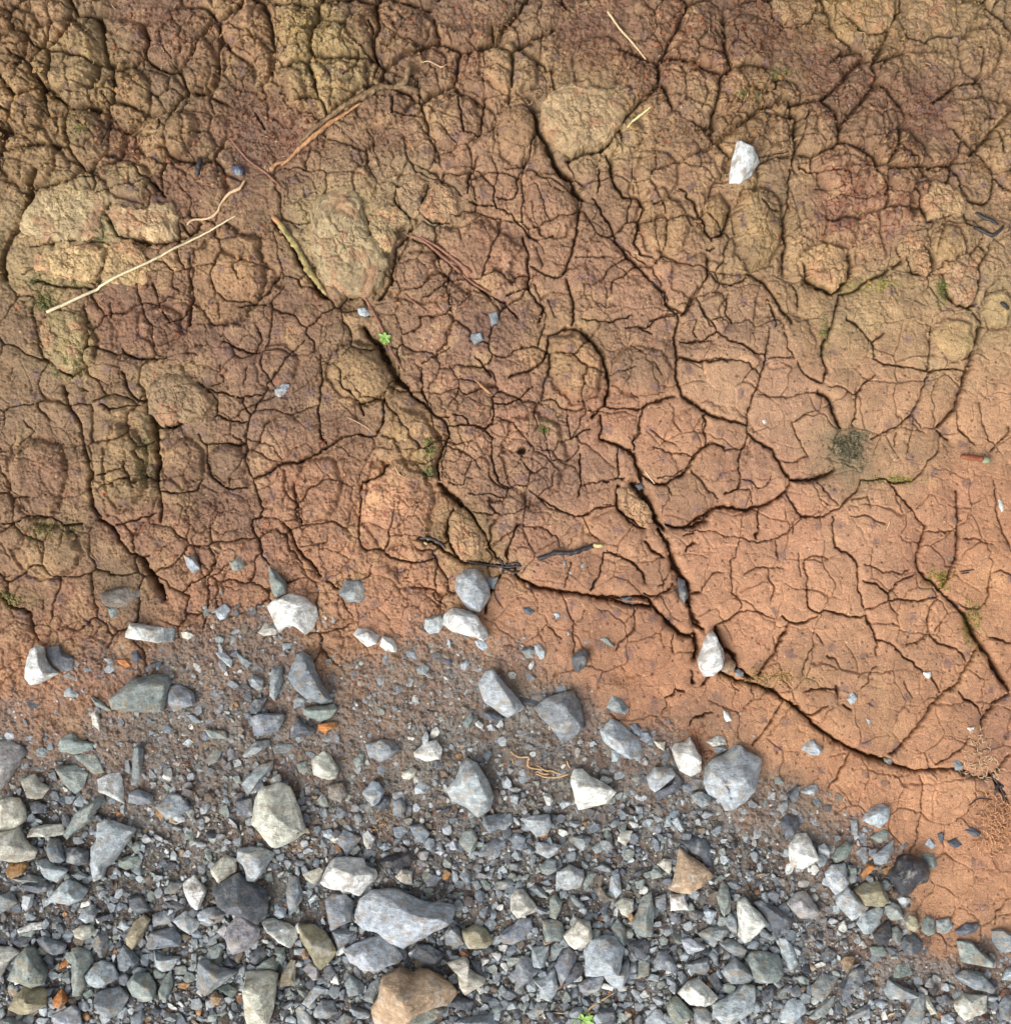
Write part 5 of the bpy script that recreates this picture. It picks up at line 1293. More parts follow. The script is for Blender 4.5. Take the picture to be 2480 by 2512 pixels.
# ---------------------------------------------------------------- countless chips and grit between the stones
def proto(seed, flat):
    R = random.Random(seed); bm = bmesh.new()
    n = R.choice((7, 8, 9, 10, 12))
    for i in range(n):
        th = 2 * math.pi * (i + R.uniform(-.35, .35)) / n * 2
        z = R.uniform(-1, 1)
        r = R.uniform(0.75, 1.0) * (1 - 0.45 * abs(z) ** 2)
        bm.verts.new((math.cos(th) * r, math.sin(th) * r, z * flat))
    res = bmesh.ops.convex_hull(bm, input=bm.verts)
    bmesh.ops.delete(bm, geom=[g for g in set(res['geom_interior']) | set(res['geom_unused']) if isinstance(g, bmesh.types.BMVert)], context='VERTS')
    bmesh.ops.bevel(bm, geom=list(bm.edges), offset=0.07, segments=1, affect='EDGES', clamp_overlap=True)
    bmesh.ops.triangulate(bm, faces=bm.faces)
    bm.verts.index_update()
    v = np.array([x.co[:] for x in bm.verts]); f = np.array([[q.index for q in p.verts] for p in bm.faces]); bm.free()
    return v, f
PRO = [proto(900 + i, random.uniform(0.45, 0.9)) for i in range(26)]
def octa(seed):
    R = random.Random(seed)
    v = np.array([(1, 0, 0), (-1, 0, 0), (0, 1, 0), (0, -1, 0), (0, 0, .8), (0, 0, -.8)], float) + np.array([[R.uniform(-.28, .28) for _ in range(3)] for _ in range(6)])
    f = np.array([(0, 2, 4), (2, 1, 4), (1, 3, 4), (3, 0, 4), (2, 0, 5), (1, 2, 5), (3, 1, 5), (0, 3, 5)])
    return v, f
GRIT = [octa(i) for i in range(16)]

CH = []   # x, y, r, asp, zc, rgb, tilt
chip_cols = [(164, 172, 176), (140, 148, 152), (124, 133, 140), (102, 110, 118), (74, 80, 88), (134, 143, 138), (198, 200, 194), (112, 102, 90), (148, 134, 114)]
chip_w = np.array([.16, .20, .18, .14, .09, .12, .05, .04, .02]); chip_w /= chip_w.sum()
def try_place(n, r0, r1, power, x0, x1, y0, y1, cmin, stampit=True, pad=1.0, stf=0.62):
    xs = rng.uniform(x0, x1, n); ys = rng.uniform(y0, y1, n)
    rs = r0 + (r1 - r0) * rng.random(n) ** power
    rs = -np.sort(-rs)
    cv = cover_at(xs, ys); keep = rng.random(n) < np.clip((cv - cmin) / (1 - cmin), 0, 1) ** 1.5
    tot = 0
    for x, y, r, c in zip(xs[keep], ys[keep], rs[keep], cv[keep]):
        inside = -60 < x < W + 60
        i, j = int((x - OX0) / OCC), int((y - OY0) / OCC)
        if not (0 <= i < ON[0] and 0 <= j < ON[1]): continue
        if occ[i, j] == 255: continue
        k = int(r * pad * 0.75 / OCC)
        if (occ[max(0, i - k):i + k + 1, max(0, j - k):j + k + 1] == 128).any(): continue
        k2 = max(0, int(r * stf / OCC)); blk = occ[max(0, i - k2):i + k2 + 1, max(0, j - k2):j + k2 + 1]; blk[blk == 0] = 128
        CH.append((x, y, r, c)); tot += 1
    return tot
# larger ones only outside the photographed plot
def out_of_frame(x, y, m): return x < -m or x > W + m or y > H + m
EMB = len(CH)
try_place(2600, 7.5, 15, 1.2, -60, W + 60, 1120, 1750, 0.06, pad=1.0, stf=.7)
CH[:] = [c for c in CH if 0.1 < c[3] < 0.85]
NEMB = len(CH)
n0 = len(CH)
for (a, b, c, d) in ((-400, -25, 900, 2300), (W + 25, W + 390, 900, 2300), (-25, W + 25, H + 25, 2300)):
    try_place(int((b - a) * (d - c) / 900), 9, 30, 1.6, a, b, c, d, 0.3)
print('outer', len(CH) - n0)
print('chips', try_place(46000, 8.5, 17.0, 1.7, -390, W + 390, 1000, 2300, 0.10, pad=.55, stf=.5), try_place(50000, 5, 8.5, 1.2, -390, W + 390, 1000, 2300, 0.05, pad=.5, stf=.5), try_place(60000, 3, 5, 1.0, -390, W + 390, 1000, 2300, 0.03, pad=.5, stf=.5))
occ[occ == 128] = 0
n1 = len(CH)
# grit everywhere between
n = 170000
gx = rng.uniform(-300, W + 300, n); gy = rng.uniform(1080, 2200, n)
cv = cover_at(gx, gy); kp = (rng.random(n) < np.clip(cv * 1.15, 0, 1) ** 1.9)
gx, gy, cv = gx[kp], gy[kp], cv[kp]
gi = ((gx - OX0) / OCC).astype(int); gj = ((gy - OY0) / OCC).astype(int)
kp = occ[gi, gj] == 0
gx, gy, cv = gx[kp], gy[kp], cv[kp]
grs = 0.8 + 2.3 * rng.random(len(gx)) ** 2

def rot_tilt(v, yaw, ta, tb):
    ca, sa = math.cos(ta), math.sin(ta); v = v @ np.array([[1, 0, 0], [0, ca, -sa], [0, sa, ca]]).T
    ca, sa = math.cos(tb), math.sin(tb); v = v @ np.array([[ca, 0, sa], [0, 1, 0], [-sa, 0, ca]]).T
    c, s = math.cos(yaw), math.sin(yaw); return v @ np.array([[c, -s, 0], [s, c, 0], [0, 0, 1]]).T
VV = []; FF = []; CC = []; base = 0
ORANGE = [lin((138, 98, 66)), lin((158, 120, 80)), lin((112, 78, 58))]
mudc = lin((112, 92, 74))
for ci, (x, y, r, c) in enumerate(CH):
    v, f = random.choice(PRO)
    asp = random.uniform(0.5, 1.0); hz = random.uniform(0.55, 0.95) if c > 0.6 else random.uniform(0.35, 0.6)
    q = rot_tilt(v * np.array([r, r * asp, r * hz]), random.uniform(0, 6.28), random.uniform(-.35, .35), random.uniform(-.35, .35))
    z = float(ground_z(x, y)) + (r * hz * random.uniform(-0.05, 0.75) if c > 0.6 else -r * hz * random.uniform(0.0, 0.35))
    q = q + np.array([0, 0, z])
    if ci < NEMB: q[:, 2] -= 0.25 * r * hz
    col = lin(chip_cols[rng.choice(len(chip_cols), p=chip_w)])
    u = random.random()
    if u < 0.02: col = random.choice(ORANGE)
    mudm = random.uniform(0.25, 0.6) if ci < NEMB else random.uniform(0.0, 0.5) if c < 0.75 else random.uniform(0, 0.2)
    col = (col * (1 - mudm) + mudc * mudm) * random.uniform(0.8, 1.2)
    VV.append(np.stack([wx(x + q[:, 0]), wy(y + q[:, 1]), q[:, 2] * U], -1)); FF.append(f[:, ::-1] + base); CC.append(np.tile(col, (len(q), 1))); base += len(q)
gzv = [float(ground_z(x, y)) for x, y in zip(gx, gy)]
gcols = [lin(c) for c in ((120, 127, 130), (96, 103, 108), (148, 153, 154), (100, 86, 72), (74, 76, 80), (190, 186, 172), (134, 96, 64))]
gw = np.array([.26, .22, .14, .2, .09, .03, .06]); gw /= gw.sum()
gsel = rng.choice(len(gcols), len(gx), p=gw)
for k in range(len(gx)):
    v, f = GRIT[k % 16]; r = grs[k]
    q = rot_tilt(v * np.array([r, r * 0.75, r * 0.7]), random.uniform(0, 6.28), 0, 0)
    q = q + np.array([0, 0, gzv[k] + 0.25 * r])
    VV.append(np.stack([wx(gx[k] + q[:, 0]), wy(gy[k] + q[:, 1]), q[:, 2] * U], -1)); FF.append(f[:, ::-1] + base); CC.append(np.tile(gcols[gsel[k]] * random.uniform(.75, 1.25), (6, 1))); base += 6
# the smallest of the surveyed chips belong to the same bed of gravel
gravel = mesh_from_arrays('gravel', np.vstack(VV), np.vstack(FF), M_CHIPS, False, np.clip(np.vstack(CC), .01, .8))
tag(gravel, 'loose grey gravel chips and grit spread between the larger stones', 'gravel', kind='stuff')
if REST:
    bmj = bmesh.new(); cols = []
    VV = []; FF = []; CC = []; base = 0
    for s in REST:
        o, h = make_stone('tmp', s['p'], s['h'], s['seed'], M_CHIPS, s['z'])
        me = o.data; nv = len(me.vertices); co = np.empty(nv * 3); me.vertices.foreach_get('co', co)
        co = co.reshape(-1, 3) + np.array(o.location)
        f = np.array([list(p.vertices) for p in me.polygons])
        VV.append(co); FF.append(f + base); CC.append(np.tile(s['rgb'], (nv, 1))); base += nv
        bpy.data.objects.remove(o); bpy.data.meshes.remove(me)
    g2 = mesh_from_arrays('gravel_chips', np.vstack(VV), np.vstack(FF), M_CHIPS, True, np.vstack(CC))
    tag(g2, 'scattered small stone chips lying loose among the larger stones', 'gravel', kind='stuff')
    bmj.free()
print('stones', len(SL), 'chips', len(CH), 'grit', len(gx))

# crumbs of soil lying on the loose upper ground and in the wide cracks
n = 62000
sx = rng.uniform(-60, W + 60, n); sy = rng.uniform(-60, 1150, n)
kp = rng.random(n) < np.clip(crumb_at(sx, sy), 0.10 * (1 - smooth(900, 1250, sx + 0.55 * (sy - 900)) * smooth(450, 750, sy)), 1) * 0.9 * smooth(-0.25, 0.25, fbm(sx, sy, 80, 3, 881))
sx, sy = sx[kp], sy[kp]
VV = []; FF = []; CC = []; base = 0
scol = idw(sx, sy, TP, TV, 4.0)
for k in range(len(sx)):
    big = random.random() < 0.25
    v, f = (random.choice(PRO) if big else GRIT[k % 16]); r = 2.2 + 6.0 * random.random() ** 2.2 if big else random.uniform(1.2, 3.0)
    q = rot_tilt(v * np.array([r, r * random.uniform(.7, 1), r * 0.8]), random.uniform(0, 6.28), random.uniform(-.5, .5), 0)
    q = q + np.array([0, 0, float(ground_z(sx[k], sy[k])) + 0.5 * r])
    VV.append(np.stack([wx(sx[k] + q[:, 0]), wy(sy[k] + q[:, 1]), q[:, 2] * U], -1)); FF.append(f[:, ::-1] + base)
    CC.append(np.tile(scol[k] * np.array([1, .98, .92]) * random.uniform(.7, 1.4), (len(q), 1))); base += len(q)
# crumbs that fell into the wide cracks
gi_, gj_ = np.nonzero((groove > 14) & (inframe > .5) & (COV < .3))
pick = rng.choice(len(gi_), min(3600, len(gi_)), replace=False)
ccol = idw(ax[gi_[pick]], ay[gj_[pick]], TP, TV, 4.0)
for k, (i_, j_) in enumerate(zip(gi_[pick], gj_[pick])):
    v, f = (random.choice(PRO) if k % 4 == 0 else GRIT[k % 16]); r = random.uniform(1.8, 4.2) if k % 4 == 0 else random.uniform(1.0, 2.4)
    q = rot_tilt(v * r, random.uniform(0, 6.28), random.uniform(-.5, .5), 0) + np.array([0, 0, float(Z[i_, j_]) + r * .5])
    VV.append(np.stack([wx(ax[i_] + q[:, 0]), wy(ay[j_] + q[:, 1]), q[:, 2] * U], -1)); FF.append(f[:, ::-1] + base)
    CC.append(np.tile(ccol[k] * random.uniform(.6, 1.15), (len(q), 1))); base += len(q)
cr = mesh_from_arrays('soil_crumbs', np.vstack(VV), np.vstack(FF), M_CLAY, False, np.clip(np.vstack(CC), .01, .8))
tag(cr, 'small crumbs of reddish brown soil lying on the rough ground', 'soil', kind='stuff')

# moss and algae: tiny tufts on the damp spots
VV = []; FF = []; CC = []; base = 0
for tg_, mx_, my_, mr_, rgb_, sx_, sy_ in MOSS:
    (qx, qy), = sheet_pts(tg_, f'{mx_},{my_}')
    if mr_ < 5: continue
    for k in range(int(min(520, mr_ * mr_ * sx_ * sy_ * .55))):
        x = qx + random.gauss(0, .42) * mr_ * sx_; y = qy + random.gauss(0, .42) * mr_ * sy_
        if float(fbm(np.array([x]), np.array([y]), 16, 3, 991)[0]) < -0.02: continue
        v, f = GRIT[k % 16]; r = random.uniform(.8, 2.2)
        q = rot_tilt(v * np.array([r, r * .8, r * 1.2]), random.uniform(0, 6.28), random.uniform(-.6, .6), 0) + np.array([0, 0, float(ground_z(x, y)) + .3 * r])
        VV.append(np.stack([wx(x + q[:, 0]), wy(y + q[:, 1]), q[:, 2] * U], -1)); FF.append(f[:, ::-1] + base)
        CC.append(np.tile(lin(rgb_) * random.uniform(.55, 1.5), (6, 1))); base += 6
tag(mesh_from_arrays('moss', np.vstack(VV), np.vstack(FF), M_CLAY, True, np.clip(np.vstack(CC), .01, .8)), 'thin grey-green moss and algae on damp spots of the clay', 'moss', kind='stuff')

# ---------------------------------------------------------------- sticks, straw and roots
def tube(pts, radii, sides=8, seed=0, wob=0.6, zs=None, bumpy=0.12, sub=3.0, cap=True):
    """pts in plot units; lies on the ground; returns verts (world), tri faces"""
    P = [np.array(p, float) for p in pts]
    # Catmull-Rom
    Q = [P[0] * 2 - P[1]] + P + [P[-1] * 2 - P[-2]]
    out = []; rr = []
    for i in range(1, len(Q) - 2):
        seg = max(2, int(np.linalg.norm(Q[i + 1] - Q[i]) / sub))
        for s in range(seg):
            t = s / seg
            p = 0.5 * ((2 * Q[i]) + (-Q[i - 1] + Q[i + 1]) * t + (2 * Q[i - 1] - 5 * Q[i] + 4 * Q[i + 1] - Q[i + 2]) * t * t + (-Q[i - 1] + 3 * Q[i] - 3 * Q[i + 1] + Q[i + 2]) * t ** 3)
            out.append(p); rr.append(radii[i - 1] * (1 - t) + radii[min(i, len(radii) - 1)] * t)
    out.append(P[-1]); rr.append(radii[-1])
    n = len(out); R = random.Random(seed)
    nz = [mnoise.noise(Vector((i * 0.21, seed * 3.1, 0))) for i in range(n)]
    ny = [mnoise.noise(Vector((i * 0.21, seed * 3.1, 7))) for i in range(n)]
    out = [p + np.array([nz[i], ny[i]]) * wob for i, p in enumerate(out)]
    gz = np.array([max([float(ground_z(p[0], p[1])), -12] + [t for pl, t in TOPS if bool(inpoly(pl, p[0], p[1]))]) for p in out])
    k = max(3, int(18 / sub)); pad = np.pad(gz, k, mode='edge')
    sm = np.array([pad[i:i + 2 * k + 1].max() * 0.5 + pad[i:i + 2 * k + 1].mean() * 0.5 for i in range(n)])
    V = []; F = []
    for i in range(n):
        a = out[max(0, i - 1)]; b = out[min(n - 1, i + 1)]
        d = b - a; d = d / (np.linalg.norm(d) + 1e-9); nrm = np.array([-d[1], d[0]])
        z = sm[i] + rr[i] * 1.05 + (zs[i * len(zs) // n] if zs else 0)
        for s in range(sides):
            th = 2 * math.pi * s / sides
            r = rr[i] * (1 + bumpy * mnoise.noise(Vector((i * 0.5, math.cos(th) * 1.5, math.sin(th) * 1.5 + seed))) * 2)
            q = out[i] + nrm * math.cos(th) * r
            V.append((wx(q[0]), wy(q[1]), (z + math.sin(th) * r) * U))
    for i in range(n - 1):
        for s in range(sides):
            t = (s + 1) % sides
            F += [(i * sides + s, i * sides + t, (i + 1) * sides + t), (i * sides + s, (i + 1) * sides + t, (i + 1) * sides + s)]
    for e in (0, n - 1):
        c = len(V); V.append(tuple(np.mean(V[e * sides:(e + 1) * sides], axis=0)))
        for s in range(sides):
            t = (s + 1) % sides
            F.append((c, e * sides + t, e * sides + s) if e == 0 else (c, e * sides + s, e * sides + t))
    return np.array(V), np.array(F)

def thing_mesh(name, tubes, mat, origin):
    VV = []; FF = []; b = 0
    for v, f in tubes: VV.append(v - np.array(origin)); FF.append(f + b); b += len(v)
    o = mesh_from_arrays(name, np.vstack(VV), np.vstack(FF), mat, True)
    o.location = origin
    return o

M_STRAW = mat_plain('dry_straw', (192, 180, 144), 0.6)
M_ROOT = mat_plain('pale_root', (172, 138, 98), 0.7)
M_BARK = mat_plain('dark_bark', (112, 90, 62), 0.8, 300, 0.5, 1.5)
M_WOOD = mat_plain('bare_wood', (158, 116, 78), 0.7, 260, 0.6, 1.35)
M_RED = mat_plain('reddish_twig', (122, 82, 64), 0.65, 300, 0.6, 1.4)
M_CHAR = mat_plain('black_wood', (38, 34, 36), 0.55, 350, 0.5, 1.6)
M_LICH = mat_plain('lichened_bark', (140, 124, 78), 0.8, 170, 0.45, 1.6)
M_CUT = mat_plain('cut_wood', (196, 180, 126), 0.7)
M_LEAF = mat_plain('young_leaf', (124, 160, 74), 0.5, 300, 0.75, 1.25)
M_PALE = mat_plain('pale_fibre', (186, 158, 124), 0.7)

def stick(name, label, cat, parts, group=None, empty=False):
    """parts: (part name, sheet, points, radii, material, kwargs)"""
    made = []
    for i, (pn, sh, pts, rad, mat, kw) in enumerate(parts):
        made.append((pn, [tube(sheet_pts(sh, s), rad, seed=hash_str(name + label) + 17 * i + k, **kw) for k, s in enumerate(pts.split('|'))], mat))
    allv = np.vstack([v for _, tb, _ in made for v, f in tb])
    org = (float(allv[:, 0].mean()), float(allv[:, 1].mean()), float(allv[:, 2].min()))
    if len(made) == 1:
        o = thing_mesh(name, made[0][1], made[0][2], org)
        return tag(o, label, cat, group)
    e = bpy.data.objects.new(name, None); COL.objects.link(e); e.location = org; e.empty_display_size = 0.01
    tag(e, label, cat, group)
    for pn, tb, mat in made:
        o = thing_mesh(pn, tb, mat, org); o.parent = e; o.location = (0, 0, 0)
    return e
def hash_str(s): return sum((i + 1) * ord(c) for i, c in enumerate(s)) % 997

stick('straw', 'long straight pale straw lying across the ochre clods', 'straw', [('straw', 'A', '275,1825 480,1730 700,1620 870,1540 1060,1430 1240,1340 1385,1265', [3.2, 2.9, 2.7, 2.5, 2.2, 1.8, 1.2], M_STRAW, dict(wob=.25, bumpy=.08, sub=5)), ])
stick('root', 'crooked pale root above the upper end of the long straw', 'root', [('root', 'A', '1090,1310 1130,1280 1210,1275 1270,1240 1290,1190 1340,1130 1400,1100 1430,1050', [1.8, 2.2, 2.2, 2.6, 2.2, 2.8, 3.2, 1.8], M_PALE, {})])
stick('stick', 'brown broken stick with half its bark peeled to tan wood', 'stick', [
    ('bark', 'B', '400,520 330,522 280,548 200,590 100,645 10,702 -70,765 -150,835|330,522 300,500 290,470|400,520 470,525 545,550|420,518 470,490 490,400', [4.0, 5.6, 6.0, 5.6, 5.0, 4.6, 3.6, 2.6], M_BARK, dict(bumpy=.4, wob=.3, zs=[3, 3, 3])),
    ('bare_wood', 'B', '210,612 110,672 20,728 -60,792 -150,862 -215,925 -265,960|-230,935 -300,960 -325,995', [1.6, 3.6, 4.2, 4.4, 4.0, 3.2, 2.0], M_WOOD, dict(bumpy=.25, wob=.3, zs=[3, 3, 2]))])
stick('twig', 'thin reddish-brown twig crossing the dark hollow beside the broken stick', 'twig', [('twig', 'A', '1340,800 1440,920 1560,1010 1640,1090 1670,1110', [2.0, 2.4, 2.0, 1.6, 1.0], M_RED, {})])
stick('stick', 'thick lichened stick lying in the groove left of the tall mossy clod', 'stick', [
    ('bark', 'A', '1640,1310 1690,1380 1750,1470 1800,1570 1850,1640 1907,1720', [5.5, 6.2, 5.4, 6.4, 5.4, 3.6], M_LICH, dict(bumpy=.3)),
    ('bare_end', 'A', '1595,1265 1620,1290 1650,1325', [4.6, 5.0, 5.0], M_WOOD, {})])
stick('twig', 'long brown twig in a diagonal groove right of the small yellow clod', 'twig', [('twig', 'B', '470,1370 560,1400 660,1480 760,1570 860,1650 960,1710|560,1390 650,1440 740,1510 850,1600', [1.6, 2.6, 3.0, 3.0, 2.8, 1.6], M_RED, {})])
stick('twig', 'short brown twig below the long diagonal twig', 'twig', [('twig', 'B', '440,1700 520,1770 600,1830', [1.2, 1.8, 1.2], M_RED, {})])
stick('root', 'reddish root lying in the crack beside the green seedling', 'root', [('root', 'B', '235,1750 290,1850 325,1920 340,1960 375,2040 410,2100 455,2170', [2.6, 2.8, 2.2, 2.0, 1.8, 1.6, 1.0], M_RED, {})])
stick('twig', 'short tan twig stub on clay right of the mid-plate knobs', 'twig', [('twig', 'E', '870,310 930,370 965,395', [1.4, 3.0, 1.6], M_WOOD, {})])
stick('stick', 'curved black stick with a pale cut end on smooth orange clay', 'stick', [
    ('bark', 'E', '1235,1360 1290,1345 1340,1325 1430,1325 1500,1305 1560,1285', [3.0, 4.2, 4.4, 4.6, 4.2, 4.2], M_CHAR, dict(bumpy=.25)),
    ('cut_end', 'E', '1560,1284 1590,1283 1615,1285', [3.8, 3.6, 3.0], M_CUT, {})])
stick('twig', 'slim pale twig slanting across the crumbly soil near the upper edge', 'twig', [('twig', 'B', '1645,70 1700,150 1750,210 1810,280 1870,345', [2.6, 2.2, 2.4, 2.2, 1.6], M_PALE, {})])
stick('twig', 'short olive twig beside the big round ochre clod', 'twig', [('twig', 'B', '1760,750 1800,705 1850,670 1910,625', [1.8, 2.4, 2.2, 1.4], M_CUT, {})])
stick('rootlet', 'thin wavy white rootlet above the broken stick', 'root', [('rootlet', 'B', '560,382 600,376 640,386 680,402 710,380', [.8, 1.3, 1.3, 1.2, .8], M_PALE, {})])
stick('rootlet', 'white curved rootlet on the bare clay plate', 'root', [('rootlet', 'E', '405,820 415,845 440,875 495,902', [1.0, 1.2, 1.1, .7], M_PALE, {})])
stick('rootlet', 'hair-thin pale rootlet on purplish clay', 'root', [('rootlet', 'E', '125,532 180,560 230,590 270,622', [.7, .9, .9, .6], M_PALE, {})])
stick('root_tangle', 'tangle of tan roots beside the white molar-shaped stone', 'root', [('root_tangle', 'I', '960,1305 1010,1345 1060,1360 1130,1360 1125,1400 1130,1450 1180,1470 1260,1480 1320,1505|1200,1525 1240,1535 1290,1555 1400,1558 1450,1545 1510,1525|1210,1440 1290,1490 1350,1495 1390,1515 1450,1530|1490,1400 1500,1430 1520,1470|980,1370 985,1410 1000,1430|1200,1510 1215,1500 1260,1520 1330,1525', [1.2, 1.5, 1.6, 1.8, 1.8, 1.8, 1.7, 1.5, 1.0], M_ROOT, {})])
stick('root', 'dark root branching over the clay corner beside the root tuft', 'root', [('root', 'P', '1740,1540 1800,1620 1850,1720 1890,1830|1800,1620 1770,1680 1760,1720|1810,1640 1850,1645', [2.4, 2.6, 2.2, 1.4], M_CHAR, {})])
stick('rootlet', 'thin black rootlet arching beside the tangled pale root tuft', 'root', [('rootlet', 'P', '1500,1815 1540,1790 1570,1760 1640,1750 1730,1765', [1.0, 1.3, 1.2, 1.2, .8], M_CHAR, {})])
stick('root', 'dark shredded root in the crack left of the black stick', 'root', [('root', 'E', '820,1375 900,1390 980,1400 1050,1410 1140,1400|1010,1350 1030,1390 1030,1450|1040,1420 1090,1440 1130,1430|1050,1400 1100,1385 1130,1395', [1.6, 2.2, 2.4, 2.6, 1.6], M_CHAR, dict(wob=1.6))])
stick('stick', 'short dark split stick with a yellow end at the crack above the grey egg-shaped stone', 'stick', [
    ('bark', 'E', '545,1240 600,1240 660,1265 700,1300', [3.0, 3.4, 2.6, 1.6], M_CHAR, dict(bumpy=.3)),
    ('split_end', 'E', '590,1245 630,1250 655,1258|570,1265 590,1275', [2.0, 2.4, 1.8], M_CUT, {})])
stick('root', 'pale thin root reaching to the small leafy seedling at the lower edge', 'root', [('root', 'M', '1190,1855 1240,1840 1330,1818 1400,1822 1480,1832', [.9, 1.1, 1.3, 1.3, 1.4], M_PALE, {})])
stick('twig', 'orange-tan stem slanting up from the lower-edge seedling', 'twig', [('twig', 'M', '1640,1795 1700,1745 1780,1700 1880,1640|1590,1810 1650,1815 1715,1800', [2.0, 2.2, 1.8, 1.0], M_ROOT, {})])
stick('root', 'white forked root between stones near the lower edge', 'root', [('root', 'O', '750,1862 790,1820 850,1800 870,1770 893,1738', [1.0, 1.8, 2.0, 1.6, 1.2], M_PALE, {})])
stick('twig', 'black twig scrap bent into a loop between ochre clods', 'twig', [('twig', 'R', '1480,735 1560,780 1680,850 1760,790 1810,735|1500,570 1560,620 1640,660 1700,690 1750,720', [2.0, 3.2, 3.6, 3.0, 1.6], M_CHAR, dict(bumpy=.3))])
stick('seed_pod', 'glossy black seed pod on the yellow clay corner', 'seed', [('seed_pod', 'R', '1765,1635 1810,1670 1860,1715', [2.4, 4.4, 2.6], M_CHAR, {})])
stick('rootlet', 'curved cream rootlet over a blue-grey stone among the gravel', 'root', [('rootlet', 'K', '1530,68 1570,80 1620,78 1660,45 1700,10', [.8, 1.2, 1.3, 1.2, .8], M_PALE, {})])
stick('twig', 'pair of tiny dark needles on yellowish clay', 'twig', [('twig', 'F', '1605,1438 1640,1432 1690,1424|1612,1448 1640,1444 1660,1440', [.9, 1.3, .8], M_CHAR, {})])
stick('rootlet', 'tiny pale sliver on the middle of a pink clay plate', 'root', [('rootlet', 'F', '1198,1135 1188,1165 1176,1192', [.8, 1.2, .7], M_PALE, {})])
stick('wood_chip', 'dark wood chip below the upper edge beside ochre clods', 'wood chip', [('wood_chip', 'C', '935,98 970,105 1000,112 1030,118', [3.5, 6.0, 6.2, 3.5], M_BARK, dict(bumpy=.3))])
stick('charcoal_piece', 'upright black charcoal piece beside the dark blue pebble', 'charcoal', [('charcoal_piece', 'A', '1170,925 1168,960 1162,1000 1160,1030', [4.0, 5.4, 4.8, 2.6], M_CHAR, dict(bumpy=.4))])
stick('root_stub', 'rusty root stub with a pale greenish round end', 'root', [
    ('root_bark', 'F', '1610,760 1650,768 1700,775 1735,780', [3.2, 5.4, 6.0, 6.2], mat_plain('rusty_bark', (120, 62, 36), .6), dict(bumpy=.2)),
    ('cut_end', 'F', '1732,781 1755,784 1775,785', [6.4, 6.6, 5.4], mat_plain('pale_green_wood', (126, 132, 104), .6), {})])
stick('rootlet', 'brown needle-like stem standing among tan gravel', 'root', [('rootlet', 'O', '270,870 310,930 340,1000 370,1085', [.8, 1.1, 1.1, .7], M_RED, {})])

stick('rootlet', 'short pale straw sliver beside the black crack of the orange clay', 'root', [('rootlet', 'U', '372,560 400,600 430,640 460,680', [1.2, 1.8, 1.8, 1.2], M_PALE, {})])
# dark blue pebble by the charcoal
ps = sheet_pts('A', '1350,960 1400,960 1430,990 1415,1020 1375,1025 1350,1000')
if poly_area(ps) < 0: ps = ps[::-1]
o, _ = make_stone('gravel_stone', ps, .6, 5, M_SLATE, float(ground_z(*centroid(ps))) + 1, True); o.color = (*lin((62, 70, 92)), 1)
tag(o, 'tiny dark blue pebble in the hollow above the crooked pale root', 'stone', 'stones of the gravel verge')

# root tufts: fibrous, as one thing each
def tuft(name, label, spots, count, length, mat, seed):
    R = random.Random(seed); tb = []
    for _ in range(count):
        sh, x, y, r = R.choice(spots)
        (cx, cy), = sheet_pts(sh, f'{x},{y}')
        a = R.uniform(0, 6.28); d = r * math.sqrt(R.random())
        p = np.array([cx + math.cos(a) * d, cy + math.sin(a) * d]); th = R.uniform(0, 6.28); L = length * R.uniform(.5, 1.4)
        pts = [p]
        for k in range(3):
            th += R.uniform(-1.1, 1.1); pts.append(pts[-1] + np.array([math.cos(th), math.sin(th)]) * L / 3)
        lift = R.uniform(0, 2.5)
        tb.append(tube(pts, [.5, .8, .75, .4], sides=4, seed=R.randrange(999), wob=.3, zs=[lift, lift + 1.5, lift], sub=2.5))
    allv = np.vstack([v for v, f in tb]); org = (float(allv[:, 0].mean()), float(allv[:, 1].mean()), float(allv[:, 2].min()))
    return tag(thing_mesh(name, tb, mat, org), label, 'roots')
tuft('root_tuft', 'large matted tuft of fine tan roots at the clay edge', [('P', 1760, 1850, 34), ('O', 1790, 80, 40), ('O', 1860, 180, 44), ('O', 1720, 230, 26), ('O', 1860, 60, 40)], 230, 15, mat_plain('tan_fibre', (186, 138, 100), .7), 3)
tuft('root_tuft', 'wispy pale roots caught in the crack above the matted root tuft', [('P', 1600, 1340, 28), ('P', 1500, 1500, 22), ('P', 1590, 1180, 16), ('P', 1700, 1500, 24), ('P', 1660, 1420, 30)], 85, 13, M_PALE, 4)
tuft('root_tuft', 'short reddish root fibres above the white gem-shaped stone', [('J', 760, 1130, 12), ('J', 820, 1220, 16), ('J', 850, 1310, 14)], 26, 14, mat_plain('reddish_fibre', (140, 84, 60), .7), 5)
tuft('root_tuft', 'small wisp of tan fibres above the large white chunky stone', [('L', 900, 260, 14), ('L', 1660, 40, 16), ('L', 1600, 90, 14)], 34, 14, M_ROOT, 6)

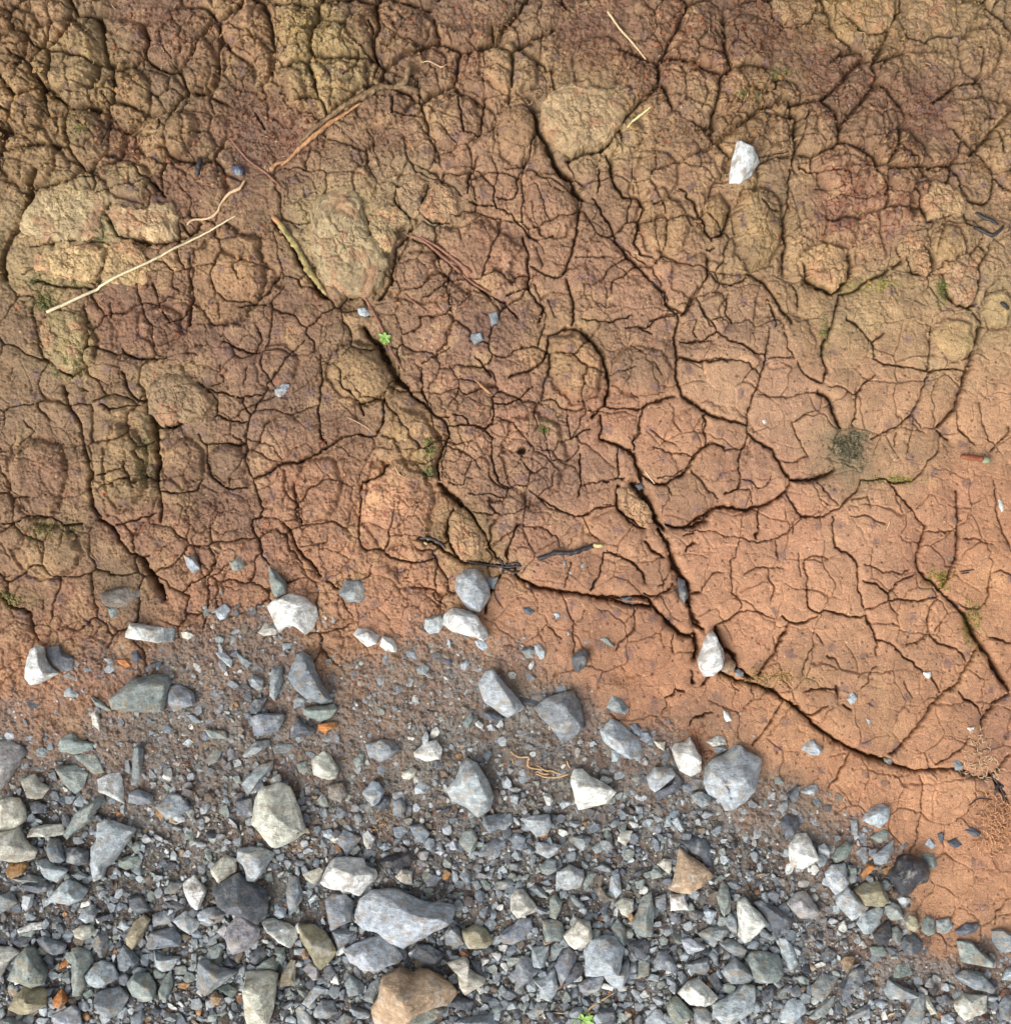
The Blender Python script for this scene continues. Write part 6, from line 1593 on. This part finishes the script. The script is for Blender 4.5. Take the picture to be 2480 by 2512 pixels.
# threads of root scattered on the loose soil: nobody could count them
tb = []
R = random.Random(77)
for _ in range(150):
    if R.random() < .62: x, y = R.uniform(0, W), R.uniform(0, 330)
    else: x, y = R.uniform(0, W), R.uniform(1200, 1900)
    if occ[int((x - OX0) / OCC), int((y - OY0) / OCC)]: continue
    th = R.uniform(0, 6.28); pts = [np.array([x, y])]; L = R.uniform(5, 15)
    for k in range(3):
        th += R.uniform(-.9, .9); pts.append(pts[-1] + np.array([math.cos(th), math.sin(th)]) * L / 3)
    tb.append(tube(pts, [.4, .75, .75, .4], sides=4, seed=R.randrange(999), wob=.2, sub=2.5))
tag(thing_mesh('root_threads', tb, M_PALE, (0, 0, 0)), 'short pale root threads scattered over the loose soil', 'roots', kind='stuff')

# ---------------------------------------------------------------- seedlings
def leaf_mesh(cx, cy, z, th, L, wd, curl):
    V = []; F = []
    n = 7
    for i in range(n + 1):
        t = i / n
        w = wd * math.sin(math.pi * min(1, t * .92 + .06)) ** .8 * (1 + 0.25 * math.sin(t * 18))
        for s in (-1, -.5, 0, .5, 1):
            x = t * L; y = s * w
            zz = z + curl * math.sin(t * 2.2) * L * .35 + abs(s) * wd * .3
            V.append((wx(cx + x * math.cos(th) - y * math.sin(th)), wy(cy + x * math.sin(th) + y * math.cos(th)), zz * U))
    for i in range(n):
        for s in range(4):
            a = i * 5 + s
            F += [(a, a + 1, a + 6), (a, a + 6, a + 5)]
    k = len(V)
    V += [(v[0], v[1], v[2] - .5 * U) for v in V]
    F += [(c + k, b + k, a + k) for a, b, c in F]
    return np.array(V), np.array(F)
def seedling(label, sh, x, y, leaves, stem_pts, scale=1.0):
    (cx, cy), = sheet_pts(sh, f'{x},{y}')
    gz = max(float(ground_z(cx, cy)), -10) + 7
    org = (wx(cx), wy(cy), (gz - 7) * U)
    e = bpy.data.objects.new('seedling', None); COL.objects.link(e); e.location = org; e.empty_display_size = .01
    tag(e, label, 'plant', 'green seedlings')
    for (th, L, wd) in leaves:
        th = math.radians(th)
        tb = [leaf_mesh(cx + math.cos(th) * 1.5, cy + math.sin(th) * 1.5, gz, th, L * scale, wd * scale, .4)]
        for q in (-.6, .6):   # side lobes
            tb.append(leaf_mesh(cx + math.cos(th) * L * .45 * scale, cy + math.sin(th) * L * .45 * scale, gz + .8, th + q, L * .5 * scale, wd * .55 * scale, .2))
        o = thing_mesh('leaf', tb, M_LEAF, org); o.parent = e; o.location = (0, 0, 0)
    o = thing_mesh('stem', [tube(stem_pts(cx, cy), [1.2, 1.0, .8], sides=6, zs=[0, 2, 4], sub=2)], M_LEAF, org); o.parent = e; o.location = (0, 0, 0)
seedling('tiny bright green seedling growing from the crack by the reddish root', 'E', 340, 70,
         [(-20, 12, 3.4), (40, 12, 3.2), (95, 11, 3.0), (150, 9, 3.0), (215, 12, 3.4), (275, 10, 3.2)], lambda a, b: [(a + 2, b + 12), (a + 1, b + 6), (a, b)])
seedling('small yellow-green seedling among gravel at the lower edge', 'M', 1590, 1865,
         [(-25, 22, 5.0), (20, 26, 5.5), (80, 20, 6), (150, 18, 5.0), (205, 18, 6.5), (260, 12, 5.0)], lambda a, b: [(a + 10, b - 22), (a + 4, b - 10), (a, b)])
# tiny moss cushion in the hollow of the pink plates is part of the ground relief and colour
